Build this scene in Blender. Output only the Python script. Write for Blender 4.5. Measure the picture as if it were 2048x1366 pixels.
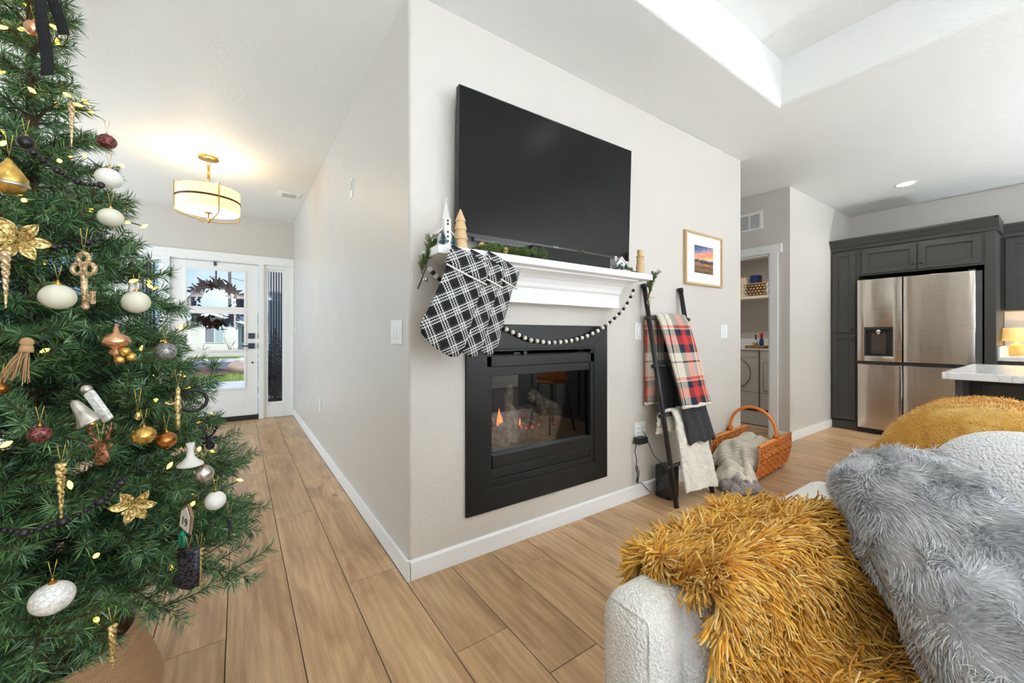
import bpy, bmesh, math, random
import numpy as np
from mathutils import Matrix, Vector, noise
random.seed(7); rng = np.random.default_rng(11)
scene = bpy.context.scene
col = scene.collection
for o in list(bpy.data.objects): bpy.data.objects.remove(o)

# ------------------------------------------------------------------ camera, sky, sun, daylight, exposure
cd = bpy.data.cameras.new('camera'); cam = bpy.data.objects.new('camera', cd); col.objects.link(cam)
cd.sensor_width = 36.0; cd.lens = 788.6 * 36 / 2048; cd.clip_start = .02; cd.clip_end = 400
cd.shift_y = -12 / 2048
cam.location = (0, 0, 1.13); cam.rotation_euler = (math.radians(90), 0, math.radians(-34.7465))
scene.camera = cam

vs = scene.view_settings
vs.view_transform = 'Standard'; vs.look = 'None'; vs.gamma = 1.0; vs.use_curve_mapping = False
vs.exposure = 0.27

world = bpy.data.worlds.new('world'); scene.world = world; world.use_nodes = True
wt = world.node_tree; wt.nodes.clear()
wo = wt.nodes.new('ShaderNodeOutputWorld'); wb = wt.nodes.new('ShaderNodeBackground')
tc = wt.nodes.new('ShaderNodeTexCoord'); sep = wt.nodes.new('ShaderNodeSeparateXYZ')
rp = wt.nodes.new('ShaderNodeValToRGB'); nz = wt.nodes.new('ShaderNodeTexNoise'); nr = wt.nodes.new('ShaderNodeValToRGB'); mx = wt.nodes.new('ShaderNodeMixRGB')
wt.links.new(tc.outputs['Generated'], sep.inputs[0]); wt.links.new(sep.outputs['Z'], rp.inputs[0])
e = rp.color_ramp.elements
e[0].position = 0.0; e[0].color = (.42, .68, .95, 1); e[1].position = .5; e[1].color = (.20, .42, .78, 1)
nz.inputs['Scale'].default_value = 5; nz.inputs['Detail'].default_value = 5
wt.links.new(tc.outputs['Generated'], nz.inputs['Vector']); wt.links.new(nz.outputs[0], nr.inputs[0])
nr.color_ramp.elements[0].position = .5; nr.color_ramp.elements[1].position = .75
wt.links.new(nr.outputs[0], mx.inputs[0]); wt.links.new(rp.outputs[0], mx.inputs[1]); mx.inputs[2].default_value = (.80, .89, .98, 1)
wt.links.new(mx.outputs[0], wb.inputs[0]); wb.inputs[1].default_value = 1.0
wt.links.new(wb.outputs[0], wo.inputs[0])

def lamp(name, kind, loc, rot, energy, color=(1, 1, 1), **kw):
    ld = bpy.data.lights.new(name, kind); ld.energy = energy; ld.color = color
    for k, v in kw.items(): setattr(ld, k, v)
    o = bpy.data.objects.new(name, ld); col.objects.link(o); o.location = loc; o.rotation_euler = rot
    return o
R = math.radians
lamp('sun', 'SUN', (0, 0, 12), (R(48), 0, R(-25)), 3.4, (1, .96, .9), angle=R(1.2))
# area lamps added at unseen openings behind and beside the camera, as daylight fill
DAY = (.87, .925, 1.0)
lamp('daylight_back', 'AREA', (1.1, -3.5, 1.4), (R(90), 0, R(180)), 900, DAY, shape='RECTANGLE', size=4.8, size_y=2.1)
lamp('daylight_kitchen', 'AREA', (5.0, -3.5, 1.5), (R(90), 0, R(180)), 760, DAY, shape='RECTANGLE', size=2.4, size_y=1.6)
lamp('daylight_side', 'AREA', (-3.1, 4.7, 1.4), (R(90), 0, R(-90)), 60, (.72, .875, 1.0), shape='RECTANGLE', size=2.2, size_y=1.9)
# fill light added below the tray, behind the camera
lamp('ceiling_light_glow', 'POINT', (1.0, -1.0, 2.42), (0, 0, 0), 16, (.90, .95, 1), shadow_soft_size=.16)
# uplights added out of view to brighten the ceiling
UPL = [(-.1, -.9, .8), (2.6, -2.2, .8), (5.3, -1.9, .8), (-2.3, 3.2, .8)]
for i_, (x_, y_, z_) in enumerate(UPL):
    lamp('torchiere_glow', 'SPOT', (x_, y_, z_), (R(180), 0, 0), (125, 30, 215, 40)[i_], (.80, .915, 1), spot_size=R(172), spot_blend=.6, shadow_soft_size=.12)

# ------------------------------------------------------------------ materials
def lin(c):
    return tuple(((x / 255) / 12.92 if x / 255 <= .04045 else ((x / 255 + .055) / 1.055) ** 2.4) for x in c[:3]) + (1,)

class NT:
    def __init__(s, name):
        s.m = bpy.data.materials.new(name); s.m.use_nodes = True; s.t = s.m.node_tree; s.t.nodes.clear()
        s.out = s.t.nodes.new('ShaderNodeOutputMaterial'); s.b = s.t.nodes.new('ShaderNodeBsdfPrincipled')
        s.t.links.new(s.b.outputs[0], s.out.inputs[0])
    def n(s, kind, **kw):
        nd = s.t.nodes.new('ShaderNode' + kind)
        for k, v in kw.items():
            if hasattr(nd, k) and k not in nd.inputs: setattr(nd, k, v)
            else: s.set(nd.inputs[k], v)
        return nd
    def set(s, sock, v):
        if isinstance(v, bpy.types.NodeSocket): s.t.links.new(v, sock)
        else: sock.default_value = v
    def math(s, op, a, b=None, c=None):
        nd = s.t.nodes.new('ShaderNodeMath'); nd.operation = op
        for i, v in enumerate((a, b, c)):
            if v is not None: s.set(nd.inputs[i], v)
        return nd.outputs[0]
    def mix(s, f, a, b, mode='MIX'):
        nd = s.t.nodes.new('ShaderNodeMixRGB'); nd.blend_type = mode
        s.set(nd.inputs[0], f); s.set(nd.inputs[1], a); s.set(nd.inputs[2], b); return nd.outputs[0]
    def ramp(s, f, stops):
        nd = s.t.nodes.new('ShaderNodeValToRGB'); s.set(nd.inputs[0], f); el = nd.color_ramp.elements
        while len(el) < len(stops): el.new(.5)
        for q, (p, c) in zip(el, stops): q.position = p; q.color = c if len(c) == 4 else tuple(c) + (1,)
        return nd.outputs[0]
    def coord(s, kind='Object'):
        return s.t.nodes.new('ShaderNodeTexCoord').outputs[kind]
    def mapping(s, vec, scale=(1, 1, 1), rot=(0, 0, 0), loc=(0, 0, 0)):
        nd = s.t.nodes.new('ShaderNodeMapping'); s.set(nd.inputs['Vector'], vec)
        nd.inputs['Scale'].default_value = scale; nd.inputs['Rotation'].default_value = rot; nd.inputs['Location'].default_value = loc
        return nd.outputs[0]
    def noise(s, vec, scale, detail=3, rough=.5, dist=0):
        nd = s.n('TexNoise', Scale=scale, Detail=detail, Roughness=rough, Distortion=dist); s.set(nd.inputs['Vector'], vec); return nd.outputs[0]
    def bump(s, h, strength=.3, dist=.01):
        nd = s.n('Bump', Strength=strength, Distance=dist); s.set(nd.inputs['Height'], h); s.t.links.new(nd.outputs[0], s.b.inputs['Normal']); return nd
    def p(s, **kw):
        for k, v in kw.items(): s.set(s.b.inputs[k.replace('_', ' ')], v)
        return s

MATS = {}
def mat(name, c, rough=.5, metal=0., bump=None, var=None, emit=None, coat=0, spec=None, sheen=0):
    if name in MATS: return MATS[name]
    s = NT(name); c4 = lin(c)
    s.p(Base_Color=c4, Roughness=rough, Metallic=metal)
    if coat: s.p(Coat_Weight=coat, Coat_Roughness=.1)
    if spec is not None: s.p(Specular_IOR_Level=spec)
    if sheen: s.p(Sheen_Weight=sheen)
    if var:
        nv = s.noise(s.coord(), var[0], 4)
        a = tuple(max(0, x * (1 - var[1])) for x in c4[:3]) + (1,); b = tuple(min(1, x * (1 + var[1])) for x in c4[:3]) + (1,)
        s.p(Base_Color=s.ramp(nv, [(.3, a), (.7, b)]))
    if bump: s.bump(s.noise(s.coord(), bump[0], 3), bump[1], bump[2] if len(bump) > 2 else .01)
    if emit: s.p(Emission_Color=lin(emit[0]), Emission_Strength=emit[1])
    MATS[name] = s.m; return s.m

def island_mat(name, cols, rough=.6, metal=0, sheen=0, spec=.4):
    s = NT(name); g = s.n('NewGeometry')
    n = len(cols)
    s.p(Base_Color=s.ramp(g.outputs['Random Per Island'], [(i / (n - 1), lin(c)) for i, c in enumerate(cols)]), Roughness=rough, Metallic=metal, Specular_IOR_Level=spec)
    if sheen: s.p(Sheen_Weight=sheen)
    MATS[name] = s.m; return s.m

def glass_mat(name, tint=(1, 1, 1), refl=1.0, rough=0.02):
    s = NT(name); t = s.t
    tr = t.nodes.new('ShaderNodeBsdfTransparent'); tr.inputs[0].default_value = tint + (1,)
    gl = t.nodes.new('ShaderNodeBsdfGlossy'); gl.inputs['Roughness'].default_value = rough
    fr = t.nodes.new('ShaderNodeFresnel'); fr.inputs[0].default_value = 1.45
    mx = t.nodes.new('ShaderNodeMixShader'); t.links.new(s.math('MULTIPLY', fr.outputs[0], refl), mx.inputs[0])
    t.links.new(tr.outputs[0], mx.inputs[1]); t.links.new(gl.outputs[0], mx.inputs[2]); t.links.new(mx.outputs[0], s.out.inputs[0])
    t.nodes.remove(s.b); MATS[name] = s.m; return s.m

def wall_mat(name, c, rough=.33, bs=55, bd=.25):
    s = NT(name); co = s.coord()
    big = s.noise(co, 4, 3); fine = s.noise(co, bs, 3, .55, .6)
    h = s.ramp(fine, [(.42, (0, 0, 0)), (.62, (1, 1, 1))])
    a = lin(c); s.p(Base_Color=a, Roughness=s.ramp(big, [(.3, (rough - .05,) * 3), (.7, (rough + .06,) * 3)]), Specular_IOR_Level=.45)
    s.bump(h, bd, .0025); MATS[name] = s.m; return s.m

M_wall = wall_mat('paint_greige', (213, 207, 199))
M_ceil = wall_mat('paint_ceiling', (238, 238, 234), .55, 42, .35)
M_white = mat('white_trim', (248, 248, 246), .35)
M_black = mat('black_metal', (27, 27, 27), .42, .0, (90, .05))
M_blackgloss = mat('black_gloss', (14, 14, 14), .18)
M_gold = mat('brass', (196, 152, 84), .25, 1.0)
M_chrome = mat('chrome', (200, 200, 200), .15, 1.0)
M_cab = mat('charcoal_cabinet', (58, 57, 53), .45, var=(30, .06))
M_glass = glass_mat('window_glass', refl=.8)

def wood_floor():
    s = NT('oak_plank'); oi = s.n('ObjectInfo'); co = s.coord()
    rnd = oi.outputs['Random']
    off = s.n('CombineXYZ'); s.set(off.inputs[0], s.math('MULTIPLY', rnd, 37.)); s.set(off.inputs[1], s.math('MULTIPLY', rnd, 91.)); s.set(off.inputs[2], s.math('MULTIPLY', rnd, 13.))
    va = s.n('VectorMath', operation='ADD'); s.set(va.inputs[0], co); s.set(va.inputs[1], off.outputs[0])
    v = va.outputs[0]
    broad = s.noise(s.mapping(v, (5, .9, 1)), 1.6, 4, .55, 1.2)
    wv = s.n('TexWave', wave_type='BANDS', bands_direction='X'); s.set(wv.inputs['Vector'], s.mapping(v, (1, .10, 1)))
    for k, q in (('Scale', 9.), ('Distortion', 9.), ('Detail', 3.), ('Detail Scale', 1.1)): wv.inputs[k].default_value = q
    fine = s.noise(s.mapping(v, (160, 5, 1)), 1.0, 3, .6)
    c1 = s.ramp(broad, [(.28, lin((166, 126, 82))), (.5, lin((204, 162, 112))), (.75, lin((224, 186, 136)))])
    c2 = s.mix(s.math('MULTIPLY', wv.outputs[0], .22), c1, lin((140, 102, 68)))
    c3 = s.mix(s.ramp(fine, [(.3, (.30,) * 3), (.62, (0,) * 3)]), c2, lin((128, 94, 62)))
    kn = s.n('TexVoronoi', Scale=1.0); s.set(kn.inputs['Vector'], s.mapping(v, (5, 1.6, 1)))
    c4 = s.mix(s.ramp(kn.outputs['Distance'], [(.02, (.75,) * 3), (.10, (0,) * 3)]), c3, lin((84, 58, 38)))
    hs = s.n('HueSaturation'); s.set(hs.inputs['Color'], c4); s.set(hs.inputs['Value'], s.math('ADD', s.math('MULTIPLY', rnd, .22), .90)); s.set(hs.inputs['Saturation'], .92)
    s.p(Base_Color=hs.outputs[0], Roughness=.36, Specular_IOR_Level=.42)
    s.bump(fine, .12, .002); MATS['oak_plank'] = s.m; return s.m
M_oak = wood_floor()
M_gap = mat('plank_gap', (58, 44, 32), .8)

# ------------------------------------------------------------------ mesh helpers
class MB:
    def __init__(s): s.v = []; s.f = []; s.mi = []
    def add(s, vs, fs, m=0):
        b = len(s.v); s.v += [tuple(map(float, p)) for p in vs]; s.f += [tuple(b + i for i in f) for f in fs]; s.mi += [m] * len(fs); return s
    def box(s, x0, x1, y0, y1, z0, z1, m=0):
        x0, x1 = min(x0, x1), max(x0, x1); y0, y1 = min(y0, y1), max(y0, y1); z0, z1 = min(z0, z1), max(z0, z1)
        return s.add([(x0, y0, z0), (x1, y0, z0), (x1, y1, z0), (x0, y1, z0), (x0, y0, z1), (x1, y0, z1), (x1, y1, z1), (x0, y1, z1)],
                     [(0, 3, 2, 1), (4, 5, 6, 7), (0, 1, 5, 4), (1, 2, 6, 5), (2, 3, 7, 6), (3, 0, 4, 7)], m)
    def prism(s, poly, axis, a0, a1, m=0):
        """poly: 2D points; axis 0/1/2 the extrusion axis; the other two axes in order"""
        n = len(poly); vs = []
        for a in (a0, a1):
            for p in poly:
                q = [p[0], p[1]]; q.insert(axis, a); vs.append(q)
        return s.add(vs, [tuple(range(n)), tuple(range(2 * n - 1, n - 1, -1))] + [(i, i + n, (i + 1) % n + n, (i + 1) % n) for i in range(n)], m)
    def tube(s, pts, r, k=8, m=0, caps=True, closed=False):
        pts = [Vector(p) for p in pts]; n = len(pts); rs = r if isinstance(r, (list, tuple)) else [r] * n
        vs = []; up = None
        for i, p in enumerate(pts):
            if closed: t = pts[(i + 1) % n] - pts[i - 1]
            else: t = pts[min(i + 1, n - 1)] - pts[max(i - 1, 0)]
            t.normalize()
            if up is None:
                up = Vector((0, 0, 1)) if abs(t.z) < .9 else Vector((1, 0, 0))
            a = up - t * up.dot(t)
            if a.length < 1e-6: a = t.orthogonal()
            a.normalize(); up = a; b = t.cross(a)
            for j in range(k):
                g = 2 * math.pi * j / k; vs.append(p + (a * math.cos(g) + b * math.sin(g)) * rs[i])
        fs = []
        for i in range(n if closed else n - 1):
            i2 = (i + 1) % n
            for j in range(k): fs.append((i * k + j, i * k + (j + 1) % k, i2 * k + (j + 1) % k, i2 * k + j))
        if caps and not closed: fs += [tuple(range(k - 1, -1, -1)), tuple((n - 1) * k + j for j in range(k))]
        return s.add(vs, fs, m)
    def lathe(s, prof, c=(0, 0, 0), k=20, m=0, fn=None):
        """prof: (radius, z) from bottom to top"""
        vs = []; n = len(prof)
        for r, z in prof:
            for j in range(k):
                g = 2 * math.pi * j / k; rr = r * (fn(g, z) if fn else 1)
                vs.append((c[0] + rr * math.cos(g), c[1] + rr * math.sin(g), c[2] + z))
        fs = [(i * k + j, i * k + (j + 1) % k, (i + 1) * k + (j + 1) % k, (i + 1) * k + j) for i in range(n - 1) for j in range(k)]
        fs += [tuple(range(k - 1, -1, -1)), tuple((n - 1) * k + j for j in range(k))]
        return s.add(vs, fs, m)
    def ball(s, c, r, k=12, m=0, sc=(1, 1, 1)):
        n = k // 2 + 1
        prof = [(max(1e-4, math.sin(math.pi * i / n)) , -math.cos(math.pi * i / n)) for i in range(n + 1)]
        b = len(s.v); s.lathe([(a * r, z * r) for a, z in prof], (0, 0, 0), k, m)
        s.v[b:] = [(c[0] + x * sc[0], c[1] + y * sc[1], c[2] + z * sc[2]) for x, y, z in s.v[b:]]
        return s
    def grid(s, P, m=0, closed_u=False):
        nu, nv = len(P), len(P[0]); vs = [p for row in P for p in row]; fs = []
        for i in range(nu if closed_u else nu - 1):
            i2 = (i + 1) % nu
            for j in range(nv - 1): fs.append((i * nv + j, i2 * nv + j, i2 * nv + j + 1, i * nv + j + 1))
        return s.add(vs, fs, m)
    def puff(s, outline, T, m=0, levels=(1, .985, .95, .88, .75, .5, .25)):
        """an inflated flat shape in the XZ plane, thickness along Y"""
        n = len(outline); cx = sum(p[0] for p in outline) / n; cz = sum(p[1] for p in outline) / n
        for sg in (-1, 1):
            vs = []; 
            for L in levels:
                h = T * (max(0, 1 - L ** 4) ** .5) * sg
                vs += [(cx + (p[0] - cx) * L, h, cz + (p[1] - cz) * L) for p in outline]
            vs.append((cx, T * sg, cz)); fs = []
            for i in range(len(levels) - 1):
                for j in range(n):
                    q = (i * n + j, i * n + (j + 1) % n, (i + 1) * n + (j + 1) % n, (i + 1) * n + j); fs.append(q if sg < 0 else q[::-1])
            l0 = (len(levels) - 1) * n
            for j in range(n):
                q = (l0 + j, l0 + (j + 1) % n, len(vs) - 1); fs.append(q if sg < 0 else q[::-1])
            s.add(vs, fs, m)
        return s
    def xf(s, mtx, start=0):
        s.v[start:] = [tuple(mtx @ Vector(p)) for p in s.v[start:]]; return s
    def mesh(s, name):
        me = bpy.data.meshes.new(name); me.from_pydata(s.v, [], s.f)
        me.polygons.foreach_set('material_index', s.mi); me.validate(); me.update(); return me

def put(name, mb, mats, parent=None, smooth=False, bevel=0, seg=2, loc=None, solid=0, sub=0, merge=False):
    me = mb.mesh(name) if isinstance(mb, MB) else mb
    if isinstance(mb, MB):
        bm = bmesh.new(); bm.from_mesh(me)
        if merge: bmesh.ops.remove_doubles(bm, verts=bm.verts, dist=1e-5)
        bmesh.ops.recalc_face_normals(bm, faces=bm.faces); bm.to_mesh(me); bm.free()
    for m in (mats if isinstance(mats, (list, tuple)) else [mats]): me.materials.append(m)
    if smooth: me.polygons.foreach_set('use_smooth', [True] * len(me.polygons))
    o = bpy.data.objects.new(name, me); col.objects.link(o)
    if loc is not None: o.location = loc
    if parent is not None:
        o.parent = parent; o.matrix_parent_inverse = pmat(parent).inverted()
    if solid:
        md = o.modifiers.new('thickness', 'SOLIDIFY'); md.thickness = solid; md.offset = 0
    if bevel:
        md = o.modifiers.new('edge', 'BEVEL'); md.width = bevel; md.segments = seg; md.limit_method = 'ANGLE'; md.angle_limit = R(40)
    if sub:
        md = o.modifiers.new('smooth', 'SUBSURF'); md.levels = sub; md.render_levels = sub
    return o
def pmat(o):
    m = Matrix.LocRotScale(o.location, o.rotation_euler, o.scale)
    if o.parent is not None: m = pmat(o.parent) @ o.matrix_parent_inverse @ m
    return m
def tag(o, label=None, cat=None, group=None, kind=None):
    if label: o['label'] = label
    if cat: o['category'] = cat
    if group: o['group'] = group
    if kind: o['kind'] = kind
    return o
def thing(name, label, cat, loc=(0, 0, 0), group=None, kind=None):
    o = bpy.data.objects.new(name, None); o.empty_display_size = .05; col.objects.link(o); o.location = loc
    return tag(o, label, cat, group, kind)
def struct(name, mb, m, bevel=0, parent=None, label=None, smooth=False):
    o = put(name, mb, m, parent, smooth, bevel)
    if parent is None: o['kind'] = 'structure'
    if label: o['label'] = label
    return o
def mesh_np(name, V, F, mats, parent=None, smooth=False, link=True):
    me = bpy.data.meshes.new(name); k = F.shape[1]
    me.vertices.add(len(V)); me.vertices.foreach_set('co', np.ascontiguousarray(V, dtype=np.float32).ravel())
    me.loops.add(F.size); me.loops.foreach_set('vertex_index', np.ascontiguousarray(F, dtype=np.int32).ravel())
    me.polygons.add(len(F)); me.polygons.foreach_set('loop_start', np.arange(0, F.size, k, dtype=np.int32))
    try: me.polygons.foreach_set('loop_total', np.full(len(F), k, dtype=np.int32))
    except Exception: pass
    if smooth: me.polygons.foreach_set('use_smooth', np.ones(len(F), dtype=bool))
    me.update(calc_edges=True)
    for m in (mats if isinstance(mats, (list, tuple)) else [mats]): me.materials.append(m)
    if not link: return me
    o = bpy.data.objects.new(name, me); col.objects.link(o)
    if parent is not None:
        o.parent = parent; o.matrix_parent_inverse = pmat(parent).inverted()
    return o
def unit(a): return a / np.maximum(np.linalg.norm(a, axis=-1, keepdims=True), 1e-9)
def strands(name, root, d0, length, width, segs=3, bend=None, curl=0., sides=2, mats=None, parent=None, tip=.35):
    """many thin yarns: root (N,3), starting direction d0, bend vector added along the way"""
    N = len(root); d0 = unit(d0); length = np.broadcast_to(np.asarray(length, float), (N,)); width = np.broadcast_to(np.asarray(width, float), (N,))
    bend = np.zeros((N, 3)) if bend is None else np.broadcast_to(bend, (N, 3))
    side = unit(np.cross(d0, rng.normal(size=(N, 3)))); oth = np.cross(d0, side)
    ph = rng.uniform(0, 6.28, N)
    P = []; cur = root.copy(); d = d0.copy()
    for i in range(segs + 1):
        P.append(cur.copy())
        d = unit(d + bend / segs + curl * (side * np.sin(ph + i * 1.9)[:, None] + oth * np.cos(ph + i * 1.7)[:, None]))
        cur = cur + d * (length / segs)[:, None]
    P = np.stack(P, 1)                                       # N, S+1, 3
    w = (width[:, None] * np.linspace(1, tip, segs + 1)[None])[..., None] * .5
    if sides == 2:
        V = np.stack([P - side[:, None] * w, P + side[:, None] * w], 2)
        k = 2; ring = [(0, 1)]
    else:
        V = np.stack([P + (side[:, None] * math.cos(2.0944 * j) + oth[:, None] * math.sin(2.0944 * j)) * w for j in range(3)], 2)
        k = 3; ring = [(0, 1), (1, 2), (2, 0)]
    V = V.reshape(-1, 3); base = (np.arange(N) * (segs + 1) * k)[:, None, None]
    fs = []
    for i in range(segs):
        for a, b in ring: fs.append([i * k + a, i * k + b, (i + 1) * k + b, (i + 1) * k + a])
    F = (base + np.array(fs)[None]).reshape(-1, 4)
    return mesh_np(name, V, F, mats, parent, smooth=True)
def text_mesh(name, body, size, m, parent, loc, rot, extrude=.0006, align='CENTER'):
    cu = bpy.data.curves.new(name, 'FONT'); cu.body = body; cu.size = size; cu.extrude = extrude; cu.align_x = align; cu.align_y = 'CENTER'
    t = bpy.data.objects.new(name + '_src', cu); col.objects.link(t)
    dg = bpy.context.evaluated_depsgraph_get(); dg.update()
    me = bpy.data.meshes.new_from_object(t.evaluated_get(dg)); bpy.data.objects.remove(t)
    me.materials.clear(); me.materials.append(m)
    me.transform(Matrix.LocRotScale(Vector(loc), rot if not isinstance(rot, tuple) else __import__('mathutils').Euler(rot), Vector((1, 1, 1))))
    o = bpy.data.objects.new(name, me); col.objects.link(o)
    if parent is not None: o.parent = parent; o.matrix_parent_inverse = pmat(parent).inverted()
    return o
def copy_tree(o, parent=None):
    c = o.copy(); col.objects.link(c)
    if parent is not None: c.parent = parent
    for ch in list(o.children): copy_tree(ch, c)
    return c
def arc(c, r, a0, a1, n, plane='xz'):
    out = []
    for i in range(n + 1):
        a = a0 + (a1 - a0) * i / n; u, v = r * math.cos(a), r * math.sin(a)
        out.append({'xz': (c[0] + u, c[1], c[2] + v), 'yz': (c[0], c[1] + u, c[2] + v), 'xy': (c[0] + u, c[1] + v, c[2])}[plane])
    return out
# ================================================================== THE SETTING
CZ = 2.72; TZ = 3.04                      # ceiling and tray height
XC, YF = .646, 1.765                      # corner of the fireplace wall
floor = thing('floor', None, None, (0, 0, 0), kind='structure')
put('subfloor', MB().box(-3.2, 7.1, -3.6, 6.5, -.06, -.004), M_gap, floor)
# planks, rows along y
PW, PL = .224, 1.545
known = {-1: 1.90, 0: 1.267, 1: 1.013, -2: 2.823, -3: 2.30, 2: 1.56}
pcache = {}
def plank_mesh(w, l):
    k = (round(w, 3), round(l, 3))
    if k not in pcache:
        g = .0015; b = .0018
        mb = MB(); x0, x1, y0, y1 = -w / 2 + g, w / 2 - g, -l / 2 + g, l / 2 - g
        mb.add([(x0, y0, -.006), (x1, y0, -.006), (x1, y1, -.006), (x0, y1, -.006), (x0, y0, -b), (x1, y0, -b), (x1, y1, -b), (x0, y1, -b),
                (x0 + b, y0 + b, 0), (x1 - b, y0 + b, 0), (x1 - b, y1 - b, 0), (x0 + b, y1 - b, 0)],
               [(0, 1, 5, 4), (1, 2, 6, 5), (2, 3, 7, 6), (3, 0, 4, 7), (4, 5, 9, 8), (5, 6, 10, 9), (6, 7, 11, 10), (7, 4, 8, 11), (8, 9, 10, 11)])
        me = mb.mesh('plank'); me.materials.append(M_oak); pcache[k] = me
    return pcache[k]
def plank(x0, x1, y0, y1):
    if x1 - x0 < .02 or y1 - y0 < .03: return
    o = bpy.data.objects.new('plank', plank_mesh(x1 - x0, y1 - y0)); col.objects.link(o)
    o.location = ((x0 + x1) / 2, (y0 + y1) / 2, 0); o.parent = floor
for k in range(-17, 29):
    x0 = .634 + PW * k; x1 = x0 + PW; xm = (x0 + x1) / 2
    if xm < XC: lo, hi = -1.3, 6.36
    elif xm < 3.76: lo, hi = -1.3, 1.80
    elif xm < 4.9: lo, hi = -1.3, 4.0
    else: lo, hi = -.3, 1.80
    spans = [(lo, hi)]
    if xm > 4.9: spans.append((1.85, 3.6))
    j = known.get(k, 1.0 + ((k * 0.618) % 1) * PL)
    for lo, hi in spans:
        y = j - PL * 8
        while y < hi:
            a, b = max(y, lo), min(y + PL, hi)
            if b > a: plank(x0, min(x1, 7.1), a, b)
            y += PL

# ceiling with the raised tray over the living room (round bullnose along the tray's lower edge)
cb = MB(); XT, YT = 3.1, 1.183; X0T, Y0T = -2.3, -3.0; q = .028
cb.box(-3.2, X0T - q, -3.6, 6.5, CZ, CZ + .1); cb.box(XT + q, 7.2, -3.6, 6.5, CZ, CZ + .1)
cb.box(X0T - q, XT + q, YT + q, 6.5, CZ, CZ + .1); cb.box(X0T - q, XT + q, -3.6, Y0T - q, CZ, CZ + .1)
cb.box(X0T - .1, XT + .1, Y0T - .1, YT + .1, TZ, TZ + .08)
tp = [(q, CZ)] + [(q - q * math.sin(R(15 * i)), CZ + q - q * math.cos(R(15 * i))) for i in range(1, 7)] + [(0, TZ), (.1, TZ + .02)]
cb.grid([[((X0T - o_) if i in (0, 3) else (XT + o_), (Y0T - o_) if i in (0, 1) else (YT + o_), z_) for o_, z_ in tp] for i in range(4)], closed_u=True)
cl_ = struct('ceiling', cb, M_ceil)
for pl_ in cl_.data.polygons: pl_.use_smooth = False

def wall(name, *boxes, m=M_wall, bevel=0):
    mb = MB()
    for b in boxes: mb.box(*b)
    return struct(name, mb, m, bevel)
fx0, fx1, fz0, fz1 = 1.06, 1.845, .335, 1.06          # firebox opening
wf = MB(); cr_ = .016
wf.prism([(fx0, YF), (fx0, 1.90), (XC, 1.90)] + [(XC + cr_ - cr_ * math.cos(R(15 * i)), YF + cr_ - cr_ * math.sin(R(15 * i))) for i in range(7)], 2, 0, CZ)
for bx_ in ((fx1, 3.757, YF, 1.90, 0, CZ), (fx0, fx1, YF, 1.90, 0, fz0), (fx0, fx1, YF, 1.90, fz1, CZ)): wf.box(*bx_)
struct('wall_fireplace', wf, M_wall)
wall('wall_hall', (XC, XC + .13, 1.90, 6.36, 0, CZ))
wall('wall_passage', (3.63, 3.757, 1.90, 4.0, 0, CZ), (3.63, 4.95, 4.0, 4.12, 0, CZ))
wall('wall_laundry_front', (4.83, 4.95, YF, 1.957, 0, CZ), (4.83, 4.95, 2.77, 4.0, 0, CZ), (4.83, 4.95, 1.957, 2.77, 2.031, CZ))
wall('wall_kitchen_side', (4.95, 7.2, YF, 1.885, 0, CZ))
wall('wall_kitchen', (6.75, 6.87, -3.6, YF, 0, CZ))
wall('wall_laundry_back', (7.1, 7.2, 1.885, 3.6, 0, CZ), (4.95, 7.2, 3.6, 3.7, 0, CZ))
wall('wall_entry', (-3.2, -2.35, 6.36, 6.52, 0, CZ), (-2.35, -1.35, 6.36, 6.52, 0, .75), (-2.35, -1.35, 6.36, 6.52, 2.15, CZ), (-1.35, -1.06, 6.36, 6.52, 0, CZ),
     (-1.06, XC + .13, 6.36, 6.52, 2.10, CZ))
wall('wall_left', (-3.3, -3.2, -3.6, 3.6, 0, CZ), (-3.3, -3.2, 5.8, 6.5, 0, CZ), (-3.3, -3.2, 3.6, 5.8, 0, .45), (-3.3, -3.2, 3.6, 5.8, 2.35, CZ))
wall('wall_back', (-3.3, -1.3, -3.7, -3.6, 0, CZ), (3.5, 3.8, -3.7, -3.6, 0, CZ), (6.2, 6.87, -3.7, -3.6, 0, CZ), (-1.3, 3.5, -3.7, -3.6, 0, .35), (-1.3, 3.5, -3.7, -3.6, 2.45, CZ),
     (3.8, 6.2, -3.7, -3.6, 0, .7), (3.8, 6.2, -3.7, -3.6, 2.3, CZ))
# smooth round drywall corner at the fireplace wall
# baseboards
BH, BT = .093, .013
def board(mb, x0, x1, y0, y1):
    mb.box(x0, x1, y0, y1, 0, BH)
b = MB(); b.add([(XC - .001, YF - BT, 0), (3.757, YF - BT, 0), (3.757, YF, 0), (XC - .001, YF, 0), (XC - .001, YF - BT, BH - .01), (3.757, YF - BT, BH - .01), (3.757, YF, BH), (XC - .001, YF, BH)],
                [(0, 3, 2, 1), (4, 5, 6, 7), (0, 1, 5, 4), (1, 2, 6, 5), (2, 3, 7, 6), (3, 0, 4, 7)])
struct('baseboard_fireplace', b, M_white, .002)
struct('baseboard_hall', MB().box(XC - BT, XC, YF - BT + .012, 6.33, 0, BH), M_white, .003)
struct('trim_5', MB().prism([(XC - BT, YF), (XC - BT, YF - .004), (XC - .004, YF - BT), (XC + .004, YF - BT), (XC + .004, YF)], 2, 0, BH + .0005), M_white)
struct('baseboard_kitchen', MB().box(4.83 - BT, 6.04, YF - BT, YF, 0, BH).box(4.83 - BT, 4.83, YF - BT, 1.873, 0, BH), M_white, .003)
struct('baseboard_entry', MB().box(-3.2, -1.17, 6.345, 6.36, 0, BH), M_white, .003)

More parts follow.
